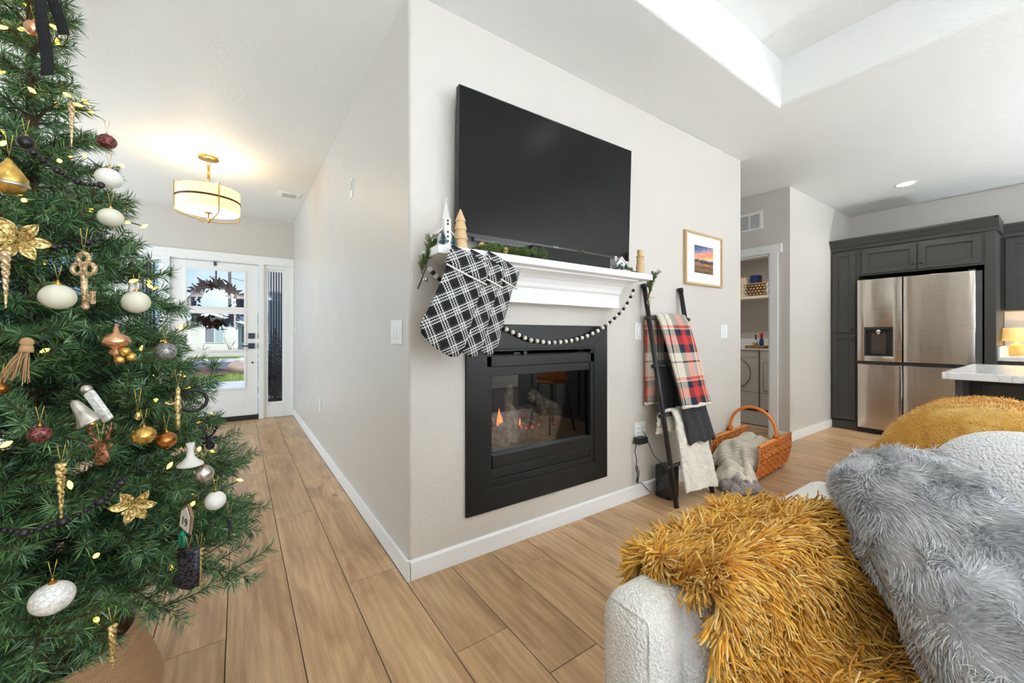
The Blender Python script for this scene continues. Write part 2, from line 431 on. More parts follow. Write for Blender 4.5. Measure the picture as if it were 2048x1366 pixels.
# laundry door casing
cs = MB(); cs.box(4.812, 4.83, 1.873, 1.957, 0, 2.035).box(4.812, 4.83, 2.77, 2.855, 0, 2.035)
struct('trim_1', cs, M_white, .003)
struct('trim_2', MB().box(4.805, 4.83, 1.835, 2.90, 2.035, 2.125), M_white, .003)
struct('trim_3', MB().box(4.825, 4.955, 1.957, 1.972, 0, 2.031).box(4.825, 4.955, 2.755, 2.77, 0, 2.031).box(4.825, 4.955, 1.957, 2.77, 2.018, 2.031), M_white)

# ---- front entry: casing, jambs, door with three lites, sidelights
struct('trim_4', MB().box(-1.17, XC, 6.335, 6.36, 2.095, 2.205).box(-1.17, -1.06, 6.335, 6.36, 0, 2.095).box(.622, XC, 6.335, 6.36, 0, 2.095)
       .box(-.755, -.69, 6.335, 6.50, 0, 2.10).box(.225, .285, 6.335, 6.50, 0, 2.10).box(-1.06, -1.04, 6.36, 6.50, 0, 2.10).box(-1.06, .64, 6.36, 6.50, 2.085, 2.10), M_white, .004)
D = thing('door_1', 'white entry door with three stacked clear lites and square black lock plates', None, (-.227, 6.39, 0), kind='structure')
dx0, dx1, gx0, gx1 = -.68, .215, -.537, .066
gz = [(.435, .862), (.937, 1.417), (1.497, 1.972)]
sl = MB(); y0, y1 = 6.365, 6.41
sl.box(dx0, gx0, y0, y1, .062, 2.08).box(gx1, dx1, y0, y1, .062, 2.08)
zs = [.062] + [v for g in gz for v in g] + [2.08]
for i in range(0, 8, 2): sl.box(gx0, gx1, y0, y1, zs[i], zs[i + 1])
put('slab', sl, M_white, D, bevel=.003)
for z0, z1 in gz:
    f = put('lite_frame', MB().box(gx0 - .02, gx0 + .006, y0 - .008, y0, z0 - .02, z1 + .02).box(gx1 - .006, gx1 + .02, y0 - .008, y0, z0 - .02, z1 + .02)
            .box(gx0, gx1, y0 - .008, y0, z0 - .02, z0 + .006).box(gx0, gx1, y0 - .008, y0, z1 - .006, z1 + .02), M_white, D, bevel=.003)
    put('pane', MB().box(gx0, gx1, 6.385, 6.391, z0, z1), M_glass, f)
M_slate = mat('slate_plate', (62, 66, 74), .35, .5)
for z in (1.125, .99):
    pl = put('lock_plate', MB().box(.107, .181, y0 - .012, y0, z - .037, z + .037), M_slate, D, bevel=.003)
    if z < 1: put('lever', MB().tube([(.14, y0 - .01, z), (.14, y0 - .05, z)], .010).box(.03, .15, y0 - .056, y0 - .044, z - .009, z + .009), M_slate, pl, bevel=.002)
    else: put('thumb_turn', MB().box(.132, .156, y0 - .03, y0 - .012, z - .006, z + .006), M_slate, pl)
put('door_stop', MB().lathe([(.012, 0), (.012, .01), (.008, .02)], (0, 0, 0), 12).xf(Matrix.Translation((.155, y0, .765)) @ Matrix.Rotation(R(90), 4, 'X')), M_black, D)
put('wreath_hook', MB().box(-.262, -.232, y0 - .014, y0, 2.03, 2.085), M_slate, D)
put('hinge', MB().box(dx0 - .012, dx0 + .004, y0 - .008, y0, 1.86, 1.97).box(dx0 - .03, dx0 + .02, y0 - .008, y0, 1.94, 1.95), M_slate, D)
put('bolt_edge', MB().box(dx1, dx1 + .006, y0 - .002, y1, .95, 1.03).box(dx1, dx1 + .006, y0 - .002, y1, 1.09, 1.16), M_black, D)
struct('trim_6', MB().box(-.69, .225, 6.345, 6.50, 0, .058), mat('dark_sill', (34, 30, 28), .5))
def sidelight(name, x0, x1, gx0, gx1, lab):
    w = thing(name, lab, None, ((x0 + x1) / 2, 6.4, 0), kind='structure')
    put('frame', MB().box(x0, gx0 - .03, 6.36, 6.42, 0, 2.085).box(gx1 + .03, x1, 6.36, 6.42, 0, 2.085).box(gx0 - .03, gx1 + .03, 6.36, 6.42, 0, .175).box(gx0 - .03, gx1 + .03, 6.36, 6.42, 2.045, 2.085), M_white, w, bevel=.004)
    put('sash', MB().box(gx0 - .03, gx0, 6.372, 6.41, .175, 2.045).box(gx1, gx1 + .03, 6.372, 6.41, .175, 2.045).box(gx0, gx1, 6.372, 6.41, .175, .212).box(gx0, gx1, 6.372, 6.41, 2.012, 2.045), M_white, w, bevel=.004)
    put('pane', MB().box(gx0, gx1, 6.388, 6.394, .21, 2.015), M_glass, w)
sidelight('window_1', .285, .625, .335, .505, 'narrow white framed sidelight between the entry door and the hall wall')
sidelight('window_2', -1.04, -.755, -.97, -.80, 'narrow white framed sidelight on the hinge side of the entry door')
w3 = thing('window_3', 'wide window with white frame in the entry wall behind the tree', None, (-1.85, 6.4, .75), kind='structure')
put('frame', MB().box(-2.35, -2.29, 6.37, 6.45, .75, 2.15).box(-1.41, -1.35, 6.37, 6.45, .75, 2.15).box(-2.35, -1.35, 6.37, 6.45, .75, .82).box(-2.35, -1.35, 6.37, 6.45, 2.08, 2.15).box(-1.87, -1.83, 6.37, 6.45, .82, 2.08), M_white, w3, bevel=.004)
for a, b_ in ((-2.29, -1.87), (-1.83, -1.41)): put('pane', MB().box(a, b_, 6.40, 6.406, .82, 2.08), M_glass, w3)
for i, (x0, x1, y0, y1, z0, z1) in enumerate([(-1.3, 3.5, -3.66, -3.63, .35, 2.45), (3.8, 6.2, -3.66, -3.63, .7, 2.3)]):  # unseen back windows, sized for the daylight fill lamps
    w = thing('window_%d' % (4 + i), None, None, ((x0 + x1) / 2, y0, z0), kind='structure'); n = 4 if i == 0 else 2
    f = MB()
    for k in range(n + 1):
        x = x0 + (x1 - x0) * k / n; f.box(x - .03, x + .03, y0, y1, z0, z1)
    f.box(x0, x1, y0, y1, z0, z0 + .06).box(x0, x1, y0, y1, z1 - .06, z1); put('frame', f, M_white, w)
# ------------------------------------------------------------------ outdoors
M_conc = mat('concrete', (205, 203, 205), .85, 0, (40, .2), (3, .06))
M_road = mat('asphalt', (112, 115, 126), .9, 0, (90, .2), (2, .08))
M_lawn = island_mat('lawn_blade', [(96, 128, 44), (136, 160, 66), (168, 178, 92)], .7)
M_soil = mat('lawn_soil', (118, 134, 66), .9, 0, (60, .4), (8, .25))
M_mulch = mat('bark_mulch', (112, 84, 78), .95, 0, (50, .9, .03), (30, .3))
GZ = -.14
struct('ground_porch', MB().box(-8, 6, 6.52, 13.2, GZ - .2, GZ + .02), M_conc)
struct('ground_yard', MB().box(-14, 14, 13.2, 17.4, GZ - .2, GZ), M_soil)
struct('road', MB().box(-40, 40, 17.4, 24.4, GZ - .2, GZ - .06), M_road)
struct('ground_sidewalk', MB().box(-40, 40, 24.4, 26.0, GZ - .2, GZ + .03), M_conc)
struct('ground_verge', MB().box(-40, 40, 26.0, 60, GZ - .2, GZ), M_soil)
def lawn(name, x0, x1, y0, y1, n, h, lab):
    r = np.column_stack([rng.uniform(x0, x1, n), rng.uniform(y0, y1, n), np.full(n, GZ)])
    d = np.column_stack([rng.normal(0, .3, n), rng.normal(0, .3, n), np.ones(n)])
    return tag(strands(name, r, d, rng.uniform(.5, 1.2, n) * h, .02, 1, sides=2, mats=M_lawn, tip=.1), lab, 'grass', kind='stuff')
lawn('yard_grass', -6, 4, 13.3, 16.2, 9000, .08, 'short green grass strip beside the porch path outside the door')
lawn('verge_grass', -9, 6, 26.1, 30.6, 7000, .07, 'far green lawn in front of the pale house across the road')
mu = MB(); P = []
for i in range(25):
    row = []
    for j in range(9):
        x = -5 + 8 * i / 24; y = 15.6 + 1.7 * j / 8; q = math.sin(math.pi * j / 8)
        row.append((x, y, GZ - .01 + q * (.20 + .05 * math.sin(i * 1.7)) + .03 * noise.noise((x * 3, y * 3, 0))))
    P.append(row)
mu.grid(P); tag(put('mulch_bed', mu, M_mulch, smooth=True), 'raised bed of red-brown bark mulch at the edge of the road', 'garden bed', kind='stuff')
def rock(name, c, s, m, lab):
    mb = MB(); mb.ball((0, 0, 0), 1, 18); v = []
    for p in mb.v:
        k = 1 + .28 * noise.noise((p[0] * 1.3 + c[0], p[1] * 1.3, p[2] * 1.3)); v.append((c[0] + p[0] * s[0] * k, c[1] + p[1] * s[1] * k, c[2] + p[2] * s[2] * k))
    mb.v = v; return tag(put(name, mb, m, smooth=True), lab, 'rock')
rock('boulder', (.10, 15.95, .06), (.40, .34, .24), mat('granite', (172, 150, 138), .9, 0, (12, .5), (6, .2)), 'pinkish granite boulder sitting in the mulch bed')
def agave(name, c, n, L, lab, cc):
    m = island_mat('leaf_' + name, cc, .6)
    az = rng.uniform(0, 6.28, n); el = rng.uniform(.3, 1.45, n)
    d = np.column_stack([np.cos(az) * np.cos(el), np.sin(az) * np.cos(el), np.sin(el)])
    r = np.tile(np.array(c, float), (n, 1)) + rng.normal(0, .04, (n, 3)) * [1, 1, .3]
    return tag(strands(name, r, d, rng.uniform(.7, 1, n) * L, .022, 3, bend=(0, 0, -.25), mats=m, tip=.1), lab, 'plant')
agave('spiky_yucca', (-.66, 15.9, .08), 110, .60, 'spiky grey-green yucca growing from the mulch bed', [(74, 88, 66), (120, 132, 96)])
agave('grass_clump', (-2.45, 30.2, GZ), 120, .9, 'yellow green grass clump against the pale house wall', [(110, 130, 50), (190, 190, 90)])
M_twig = mat('twig', (88, 66, 52), .9)
for i, (x, h) in enumerate(((-.45, 1.15), (-.25, .7), (-1.8, .8))):
    mb = MB(); random.seed(20 + i)
    for k in range(7):
        a = random.uniform(-.5, .5); mb.tube([(x, 30.0, GZ), (x + a * .2, 30.0, GZ + h * .5), (x + a * .8, 30.0 + random.uniform(-.1, .1), GZ + h * random.uniform(.7, 1))], [.014, .01, .005], 5)
    tag(put('bare_shrub', mb, M_twig), ['tall bare twiggy shrub by the pale house wall', 'low bare twiggy shrub next to the tall bare one', 'bare shrub under the sliding window of the pale house'][i], 'shrub', 'bare shrubs by the house')
Hs = thing('house', 'pale stucco house with grey gable roof and sliding window across the road', 'house', (-1.2, 31, GZ))
M_stucco = mat('stucco', (226, 222, 214), .9, 0, (20, .3), (1.5, .05))
M_shingle = mat('grey_shingle', (106, 110, 122), .85, 0, (30, .5), (14, .2))
wl = MB(); wl.prism([(-2.95, GZ), (-.02, GZ), (-.02, 1.95), (-1.35, 2.42), (-2.95, 1.95)], 1, 31.0, 38)
wl.box(-.02, 4.2, 32.2, 38, GZ, 2.0)
put('wall', wl, M_stucco, Hs)
put('roof', MB().prism([(-3.4, 1.86), (-1.35, 2.46), (.45, 1.86), (.45, 2.0), (-1.35, 2.62), (-3.4, 2.0)], 1, 30.6, 38.3), M_shingle, Hs)
put('fascia', MB().prism([(-3.4, 1.80), (-1.35, 2.40), (.45, 1.80), (.45, 1.95), (-1.35, 2.56), (-3.4, 1.95)], 1, 30.52, 30.6), M_white, Hs)
put('roof', MB().prism([(31.6, 1.95), (35.5, 2.7), (39, 1.95), (39, 2.1), (35.5, 2.85), (31.6, 2.1)], 0, -.02, 4.6), M_shingle, Hs)
M_screen = mat('window_screen', (140, 142, 150), .5); M_paneb = mat('pane_reflect', (176, 196, 196), .15)
wn = put('window', MB().box(-1.76, -.74, 30.95, 31, .66, 1.74), M_white, Hs)
put('pane', MB().box(-1.70, -1.27, 30.93, 30.95, .72, 1.68), M_screen, wn); put('pane', MB().box(-1.22, -.80, 30.93, 30.95, .72, 1.68), M_paneb, wn)
wn = put('window', MB().box(.12, .75, 32.15, 32.2, .6, 1.8), M_white, Hs); put('pane', MB().box(.18, .69, 32.13, 32.15, .66, 1.74), mat('pane_dark', (96, 104, 84), .2), wn)
tag(put('utility_pole', MB().tube([(-.9, 60, 0), (-.9, 60, 14)], .16).box(-2.2, .4, 59.9, 60.1, 11.2, 11.4), mat('pole_wood', (110, 104, 100), .9)), 'weathered wooden utility pole rising behind the wreath', 'utility pole')
for i, z in enumerate((9.6, 8.3)):
    tag(put('power_line', MB().tube([(-.9 + 14 * t, 60 - 20 * t, z - 3 * t * (1 - t) * 1.5 - t * 2) for t in (0, .25, .5, .75, 1)], .03, 5), M_black), ['upper black power line running off the utility pole', 'lower black power line running off the utility pole'][i], 'cable', 'power lines')
# dark ribbed metal screens and a potted spruce on the porch
def screen(name, x0, x1, y, lab):
    t = thing(name, lab, 'screen', ((x0 + x1) / 2, y, GZ))
    put('backing', MB().box(x0, x1, y, y + .03, GZ + .02, 2.35), mat('screen_dark', (44, 46, 50), .6), t)
    n = max(3, int((x1 - x0) / .036))
    for i in range(n):
        xa = x0 + (x1 - x0) * (i + .2) / n; put('slat', MB().box(xa, xa + (x1 - x0) / n * .42, y - .018, y, GZ + .02, 2.35), mat('screen_rib', (196, 198, 204), .5), t)
screen('ribbed_screen', .40, .66, 7.5, 'dark ribbed metal screen seen through the sidelight by the hall wall')
screen('ribbed_screen', -1.25, -.98, 7.5, 'dark ribbed metal screen seen through the sidelight behind the tree')
# ================================================================== conifers (branch meshes shared)
M_needle = island_mat('pine_needle', [(28, 62, 44), (50, 100, 58), (84, 128, 60), (122, 152, 92), (44, 92, 74), (146, 176, 146)], .5, spec=.35)  # palest greens put highlights into the needle colours
M_bark = mat('branch_bark', (74, 52, 32), .85)
def branch_mesh(name, L, nt, nl=.038, dens=900, seed=0, needle=None, nw=.0026, tw=.16):
    g = np.random.default_rng(seed); wood = MB(); ax = []
    def stem(t): return np.array([L * t, 0, -.10 * L * t * t + .04 * L * math.sin(3 * t)])
    pts = [stem(i / 6) for i in range(7)]; wood.tube(pts, [.0045 - .0028 * i / 6 for i in range(7)], 5)
    for i in range(6): ax.append((pts[i] * .999, pts[i + 1], .45 if i < 3 else 1.0))
    for i in range(nt):
        t = .22 + .76 * (i + g.uniform(-.3, .3)) / nt; t = min(max(t, .12), .99); b = stem(t)
        sgn = 1 if i % 2 else -1; an = g.uniform(.55, 1.0) * sgn; el = g.uniform(-.35, .65)
        d = np.array([math.cos(an), math.sin(an), math.sin(el) * .7]); d /= np.linalg.norm(d)
        l = g.uniform(.7, 1.1) * min(tw, .45 * L) * (1 - .35 * t); e1 = b + d * l * .5; e2 = e1 + (d + np.array([.25, 0, g.uniform(-.05, .3)])) * l * .5
        wood.tube([b, e1, e2], [.0025, .0018, .001], 4); ax += [(b, e1, 1.0), (e1, e2, 1.15)]
    ax.append((pts[-1], pts[-1] + (pts[-1] - pts[-2]) * .5, 1.3))
    Rt, Dd, Ln = [], [], []
    for a, b, dn in ax:
        v = b - a; l = np.linalg.norm(v); n = max(3, int(dens * dn * l)); u = v / l
        t = g.random(n); phi = g.uniform(0, 6.283, n)
        p = np.cross(u, [.3, .2, .93]); p /= np.linalg.norm(p); q = np.cross(u, p)
        spread = g.uniform(.75, 1.25, n)[:, None]
        Rt.append(a + v * t[:, None]); Dd.append(u * .75 + (p * np.cos(phi)[:, None] + q * np.sin(phi)[:, None]) * spread); Ln.append(nl * g.uniform(.65, 1.15, n))
    Rt = np.concatenate(Rt); Dd = unit(np.concatenate(Dd)); Ln = np.concatenate(Ln); N = len(Rt)
    sd = unit(np.cross(Dd, g.normal(size=(N, 3)))) * nw / 2
    mid = Rt + Dd * (Ln * .45)[:, None]; tip = Rt + Dd * Ln[:, None] + np.array([0, 0, -.0025])
    V = np.stack([Rt, mid - sd, tip, mid + sd], 1).reshape(-1, 3); F = (np.arange(N) * 4)[:, None] + np.array([0, 1, 2, 3])
    wme = wood.mesh('w'); nv = len(V); wv = np.array(wood.v); wf = [f for f in wood.f if len(f) == 4]
    V2 = np.concatenate([V, wv]); F2 = np.concatenate([F, np.array(wf) + nv]); bpy.data.meshes.remove(wme)
    me = mesh_np(name, V2, F2, [needle or M_needle, M_bark], link=False)
    mi = np.zeros(len(F2), dtype=np.int32); mi[len(F):] = 1; me.polygons.foreach_set('material_index', mi); return me

TX, TY = -.496, 1.742
TREE = thing('christmas_tree', 'tall artificial green christmas tree loaded with ornaments and warm lights', 'christmas tree', (TX, TY, 0))
put('trunk', MB().tube([(TX, TY, .05), (TX, TY, 1.2), (TX, TY, 2.32)], [.022, .018, .008], 8), M_bark, TREE, smooth=True)
sb = MB()
for k in range(4):
    a = k * math.pi / 2 + .4; sb.tube([(TX, TY, .12), (TX + .16 * math.cos(a), TY + .16 * math.sin(a), .06), (TX + .20 * math.cos(a), TY + .20 * math.sin(a), .012)], .011, 6)
put('stand', sb, M_black, TREE)
LV = [.10, .17, .26, .36, .46, .56, .64]
BR = [[branch_mesh('branch', L, max(4, int(L * 28) + 3), seed=i * 7 + j) for j in range(3)] for i, L in enumerate(LV)]
def rad(z): return .344 * (2.38 - z) if z > .52 else .64 - (.52 - z) * .9
random.seed(5); ga = 0.
z = .42; nb = 0
zz = []
while z < 2.26:
    r = rad(z); n = max(4, int(round(4 + r * 16)))
    for i in range(n): zz.append((z + random.uniform(-.03, .03), (i + random.uniform(-.25, .25)) / n * 6.283 + ga, r))
    ga += 1.1; z += .085 + .03 * r
for z, a, r in zz:
    L = max(.09, r * random.uniform(.86, 1.02) - .075); k = min(range(len(LV)), key=lambda q: abs(LV[q] - L))
    o = bpy.data.objects.new('branch', random.choice(BR[k])); col.objects.link(o); o.parent = TREE
    s = L / LV[k]; o.scale = (s, 1, 1)
    up = .10 + .55 * (z / 2.3) ** 2 + random.uniform(-.12, .15)
    o.location = (0, 0, z - L * math.sin(up) * .75); o.rotation_euler = (random.uniform(-.5, .5), -up, a); nb += 1
for z, a, L in ((.50, R(-36), .60), (.57, R(-22), .54), (.50, R(-52), .56), (.62, R(-30), .52), (.40, R(-88), .46), (.36, R(-108), .48), (.40, R(-128), .48), (.34, R(-148), .46), (.38, R(-165), .46), (.30, R(-98), .40), (.29, R(-125), .42), (.44, R(-72), .48)):
    o = bpy.data.objects.new('branch', BR[-1][nb % 3]); col.objects.link(o); o.parent = TREE; nb += 1
    o.scale = (L / LV[-1], 1, 1); o.location = (0, 0, z - .02); o.rotation_euler = (.2, -.02, a)
top = bpy.data.objects.new('branch', BR[0][0]); col.objects.link(top); top.parent = TREE; top.location = (0, 0, 2.2); top.rotation_euler = (0, -1.5, 0)
print('branches', nb)

# woven tree collar on the floor
M_collar = NT('tan_weave'); co = M_collar.coord()
wv = M_collar.n('TexWave', wave_type='BANDS', bands_direction='Z', Scale=60., Distortion=1.5); M_collar.set(wv.inputs['Vector'], co)
M_collar.p(Base_Color=M_collar.ramp(wv.outputs[0], [(0, lin((168, 128, 88))), (1, lin((206, 168, 126)))]), Roughness=.65); M_collar.bump(wv.outputs[0], .5, .004); M_collar = M_collar.m
CO = thing('tree_collar', 'tan woven tree collar around the foot of the christmas tree', 'tree collar', (TX, TY, 0))
prof = [(.29, 0), (.287, .02), (.232, .200), (.229, .214), (.222, .214), (.219, .2), (.273, .02), (.268, .012)]
cb = MB(); k = 64
for i in range(len(prof)): pass
P = [[(TX + r * math.cos(2 * math.pi * j / k), TY + r * math.sin(2 * math.pi * j / k), z) for r, z in prof] for j in range(k)]
cb.grid(P, closed_u=True); put('body', cb, M_collar, CO, smooth=True)
put('rim', MB().tube(arc((TX, TY, .212), .2255, 0, 2 * math.pi * 63 / 64, 63, 'xy'), .006, 6, closed=True), M_collar, CO, smooth=True)
a = math.atan2(-TY * .72, .55); sx, sy = math.cos(a), math.sin(a)
put('seam_tab', MB().box(-.006, .006, -.004, .004, -.075, .055).xf(Matrix.Translation((TX + .264 * sx, TY + .264 * sy, .10)) @ Matrix.Rotation(a + R(90), 4, 'Z') @ Matrix.Rotation(R(16), 4, 'X')), mat('tab_cream', (225, 205, 165), .6), CO)

# string of warm lights: wire and bulbs
M_bulb = mat('warm_bulb', (255, 214, 120), .3, emit=((255, 186, 56), 11.0))
SL = thing('string_lights', 'string of warm white mini lights wound round the christmas tree', 'string lights', (TX, TY, .3))
wire = []; NB = 150; random.seed(9)
bm_ = MB().lathe([(.0012, -.009), (.004, -.004), (.0052, .002), (.0035, .008), (.001, .012)], k=8).mesh('bulb'); bm_.materials.append(M_bulb)
for i in range(NB):
    t = i / (NB - 1); z = .36 + 1.86 * t ** 1.12; a = t * 6.283 * 11 + random.uniform(-.12, .12); r = max(.05, rad(z) * random.uniform(.80, .97) - .05)
    p = (TX + r * math.cos(a), TY + r * math.sin(a), z + random.uniform(-.03, .03)); wire.append(p)
    o = bpy.data.objects.new('bulb', bm_); col.objects.link(o); o.parent = SL
    o.location = (p[0] - TX, p[1] - TY, p[2] - .3); o.rotation_euler = (random.uniform(.5, 2.2), 0, random.uniform(0, 6.28))
put('wire', MB().tube([w_ for w_ in wire], .0013, 4), mat('green_wire', (14, 34, 22), .5), SL)

# ------------------------------------------------------------------ ornaments
M_thread = mat('gold_thread', (206, 178, 90), .4, .3)
def glit(name, c, c2, metal=.5, rough=.35, sc=260):
    s = NT(name); v = s.n('TexVoronoi', Scale=sc); s.set(v.inputs['Vector'], s.coord())
    sp = s.n('SeparateColor'); s.set(sp.inputs[0], v.outputs['Color'])
    s.p(Base_Color=s.ramp(sp.outputs[0], [(.2, lin(c)), (.8, lin(c2))]), Metallic=metal, Roughness=rough)
    nm = s.n('Bump', Strength=.7, Distance=.002); s.set(nm.inputs['Height'], sp.outputs[1]); s.t.links.new(nm.outputs[0], s.b.inputs['Normal'])
    MATS[name] = s.m; return s.m
G_maroon = glit('glitter_maroon', (70, 30, 30), (150, 90, 84)); G_gold = glit('glitter_gold', (150, 116, 56), (240, 218, 150)); G_champ = glit('glitter_champagne', (170, 140, 100), (238, 214, 176))
G_white = glit('glitter_white', (214, 212, 204), (250, 250, 246), .1); G_grey = glit('glitter_grey', (96, 96, 96), (168, 168, 164)); G_brown = glit('glitter_brown', (96, 54, 32), (176, 122, 84)); G_black = glit('glitter_black', (12, 12, 16), (70, 70, 78))
P_cream = mat('pearl_cream', (224, 222, 200), .35); P_white = mat('pearl_white', (238, 236, 228), .35); P_rose = mat('rose_gold', (222, 170, 132), .22, .85); P_black = mat('matte_black_ball', (18, 18, 22), .35)
P_bronze = mat('bronze_mercury', (170, 112, 58), .2, .9, None, (40, .5)); P_merc = mat('gold_mercury', (216, 176, 92), .25, .8, None, (35, .45)); P_clay = mat('white_clay', (226, 222, 214), .7); P_silver = mat('silver_mercury', (196, 190, 180), .25, .8, None, (60, .35))
def hang(t, p, top, l=.05):
    put('thread', MB().tube([(p[0] - .006, p[1], top + l), (p[0], p[1], top), (p[0] + .006, p[1], top + l)], .0008, 4), M_thread, t)
def bauble(p, r, m, lab, sq=1., fn=None, name='ball_ornament', cap=M_gold, k=28):
    t = thing(name, lab, 'ornament', (p[0], p[1], p[2] - r * sq), 'ornaments hung on the tree')
    n = 18; prof = [(max(.0006, r * math.sin(math.pi * i / n)), -r * sq * math.cos(math.pi * i / n)) for i in range(n + 1)]
    put('ball', MB().lathe(prof, p, k, fn=fn), m, t, smooth=True)
    put('cap', MB().lathe([(r * .2, 0), (r * .2, r * .16), (r * .08, r * .2), (r * .06, r * .34)], (p[0], p[1], p[2] + r * sq * .97), 12), cap, t)
    hang(t, p, p[2] + r * sq + r * .3, .035); return t
def icicle(p, L, m, lab, r=.0075):
    t = thing('icicle_ornament', lab, 'ornament', (p[0], p[1], p[2] - L), 'ornaments hung on the tree')
    mb = MB()
    for ph in (0, math.pi):
        mb.tube([(p[0] + r * .55 * (1 - i / 30) * math.cos(i * .85 + ph), p[1] + r * .55 * (1 - i / 30) * math.sin(i * .85 + ph), p[2] - L * i / 30) for i in range(31)], [r * .62 * (1 - .75 * i / 30) for i in range(31)], 6)
    put('twist', mb, m, t, smooth=True); hang(t, p, p[2], .04)
def flower(p, s, m, lab, face):
    t = thing('poinsettia_ornament', lab, 'ornament', p, 'ornaments hung on the tree')
    f = Vector(face).normalized(); q = f.to_track_quat('Z', 'Y').to_matrix().to_4x4(); X = Matrix.Translation(p) @ q
    for i in range(6):
        pet = []
        for a in range(9):
            w = math.sin(math.pi * a / 8) ** .8 * s * .13; l = s * .5 * a / 8
            pet.append([(l + .004, -w, .10 * s * math.sin(a / 8 * 2.6) + .004), (l + .004, -w * .5, .10 * s * math.sin(a / 8 * 2.6) - .001), (l + .004, 0, .10 * s * math.sin(a / 8 * 2.6) - .003), (l + .004, w * .5, .10 * s * math.sin(a / 8 * 2.6) - .001), (l + .004, w, .10 * s * math.sin(a / 8 * 2.6) + .004)])
        put('petal', MB().grid(pet).xf(X @ Matrix.Rotation(i * 1.047 + random.uniform(-.15, .15), 4, 'Z') @ Matrix.Rotation(random.uniform(-.35, .1), 4, 'Y')), m, t, smooth=True, solid=.0012)
    mb = MB()
    for i in range(7):
        a = i * .9; tip = Vector((math.cos(a) * s * .28, math.sin(a) * s * .28, s * .22)); mb.tube([(0, 0, 0), tip], .0012, 4); mb.ball(tip, .004, 8)
    put('stamen', mb.xf(X), m, t)
CAMP = (0 - TX, 0 - TY, -.1)
bauble((-.452, 1.603, 1.954), .0185, P_rose, 'shiny rose gold egg shaped ornament near the top of the tree', 1.1)
bauble((-.312, 1.60, 1.689), .021, G_maroon, 'maroon glitter ball ornament hanging high above the white ridged ball', .95, lambda a, z: 1 + .06 * math.sin(a * 7 + z * 300))
icicle((-.365, 1.53, 1.745), .115, G_champ, 'champagne twisted icicle ornament hanging highest on the tree', .007)
bauble((-.429, 1.475, 1.604), .016, P_black, 'matte black ball ornament with gold specks above the mercury bell')
bauble((-.295, 1.535, 1.566), .029, P_white, 'white ridged ball ornament hanging beside a strand of black beads', .92, lambda a, z: 1 + .025 * math.sin(z * 700))
t = thing('teardrop_ornament', 'flared gold and silver mercury glass ornament on the upper tree', 'ornament', (-.44, 1.43, 1.455), 'ornaments hung on the tree')
put('glass', MB().lathe([(.002, -.040), (.022, -.034), (.032, -.018), (.030, 0), (.018, .020), (.008, .036), (.003, .045)], (-.44, 1.425, 1.499), 24), [P_merc], t, smooth=True)
put('band', MB().lathe([(.0325, -.022), (.0335, -.018), (.0325, -.014)], (-.44, 1.425, 1.499), 24), P_silver, t, smooth=True); hang(t, (-.44, 1.425, 0), 1.549, .05)
bauble((-.285, 1.50, 1.450), .027, P_cream, 'cream ball ornament half sunk in needles below the white ridged ball', .9)
flower((-.411, 1.375, 1.346), .095, G_gold, 'large gold glitter poinsettia high on the tree above a twisted icicle', CAMP)
t = thing('key_ornament', 'large champagne glitter key hanging on the tree', 'ornament', (-.309, 1.38, 1.20), 'ornaments hung on the tree')
K = MB(); kx, ky, kz = -.309, 1.38, 1.30
X = Matrix.Translation((kx, ky, kz)) @ Matrix.Rotation(R(-35), 4, 'Z')
for a in range(3): 
    an = R(90 + 120 * a); K.tube([(.017 * math.cos(an) + .013 * math.cos(b), 0, .017 * math.sin(an) + .013 * math.sin(b)) for b in [i * math.pi / 6 for i in range(12)]], .0052, 6, closed=True)
put('bow', K.xf(X), G_champ, t, smooth=True)
put('shank', MB().tube([(0, 0, -.018), (.004, 0, -.10)], .0062, 8).ball((.004, 0, -.10), .008, 8).xf(X), G_champ, t, smooth=True)
put('bit', MB().box(.006, .024, -.004, .004, -.088, -.068).box(.018, .026, -.004, .004, -.094, -.062).xf(X), G_champ, t, bevel=.001); hang(t, (kx, ky, 0), kz + .03, .06)
icicle((-.42, 1.345, 1.315), .125, G_champ, 'champagne twisted icicle ornament dangling below the large gold poinsettia', .0085)
bauble((-.345, 1.355, 1.22), .0305, P_cream, 'cream swirled ball ornament hanging beside the glitter key', .95, lambda a, z: 1 + .03 * math.sin(a * 10 + z * 60))
bauble((-.224, 1.435, 1.219), .029, P_cream, 'cream faceted ball ornament with pressed star pattern near the entry side', 1., lambda a, z: 1 + .035 * abs(math.sin(a * 4)) * math.cos(z * 30), k=32)
t = thing('finial_ornament', 'shiny gold finial ornament with clustered bells at mid tree', 'ornament', (-.25, 1.36, 1.06), 'ornaments hung on the tree')
put('body', MB().lathe([(.001, -.055), (.004, -.04), (.006, -.03), (.016, -.022), (.008, -.012), (.024, -.004), (.029, .006), (.022, .018), (.007, .026), (.004, .045)], (-.25, 1.365, 1.110), 24), P_rose, t, smooth=True)
put('bell_cluster', MB().ball((-.232, 1.355, 1.09), .012, 12).ball((-.222, 1.362, 1.076), .011, 12).ball((-.24, 1.35, 1.07), .009, 12), P_merc, t, smooth=True)
bauble((-.165, 1.43, 1.086), .0255, G_grey, 'grey glitter ball ornament against the white entry door', .95)
t = thing('tassel_ornament', 'natural jute tassel ornament tied on the tree', 'ornament', (-.385, 1.30, 1.04), 'ornaments hung on the tree')
put('head', MB().ball((-.375, 1.295, 1.115), .011, 10).tube([(-.375, 1.295, 1.108), (-.376, 1.294, 1.094)], [.010, .012], 8), mat('jute', (176, 142, 98), .9), t, smooth=True)
n = 60; a = rng.uniform(0, 6.28, n)
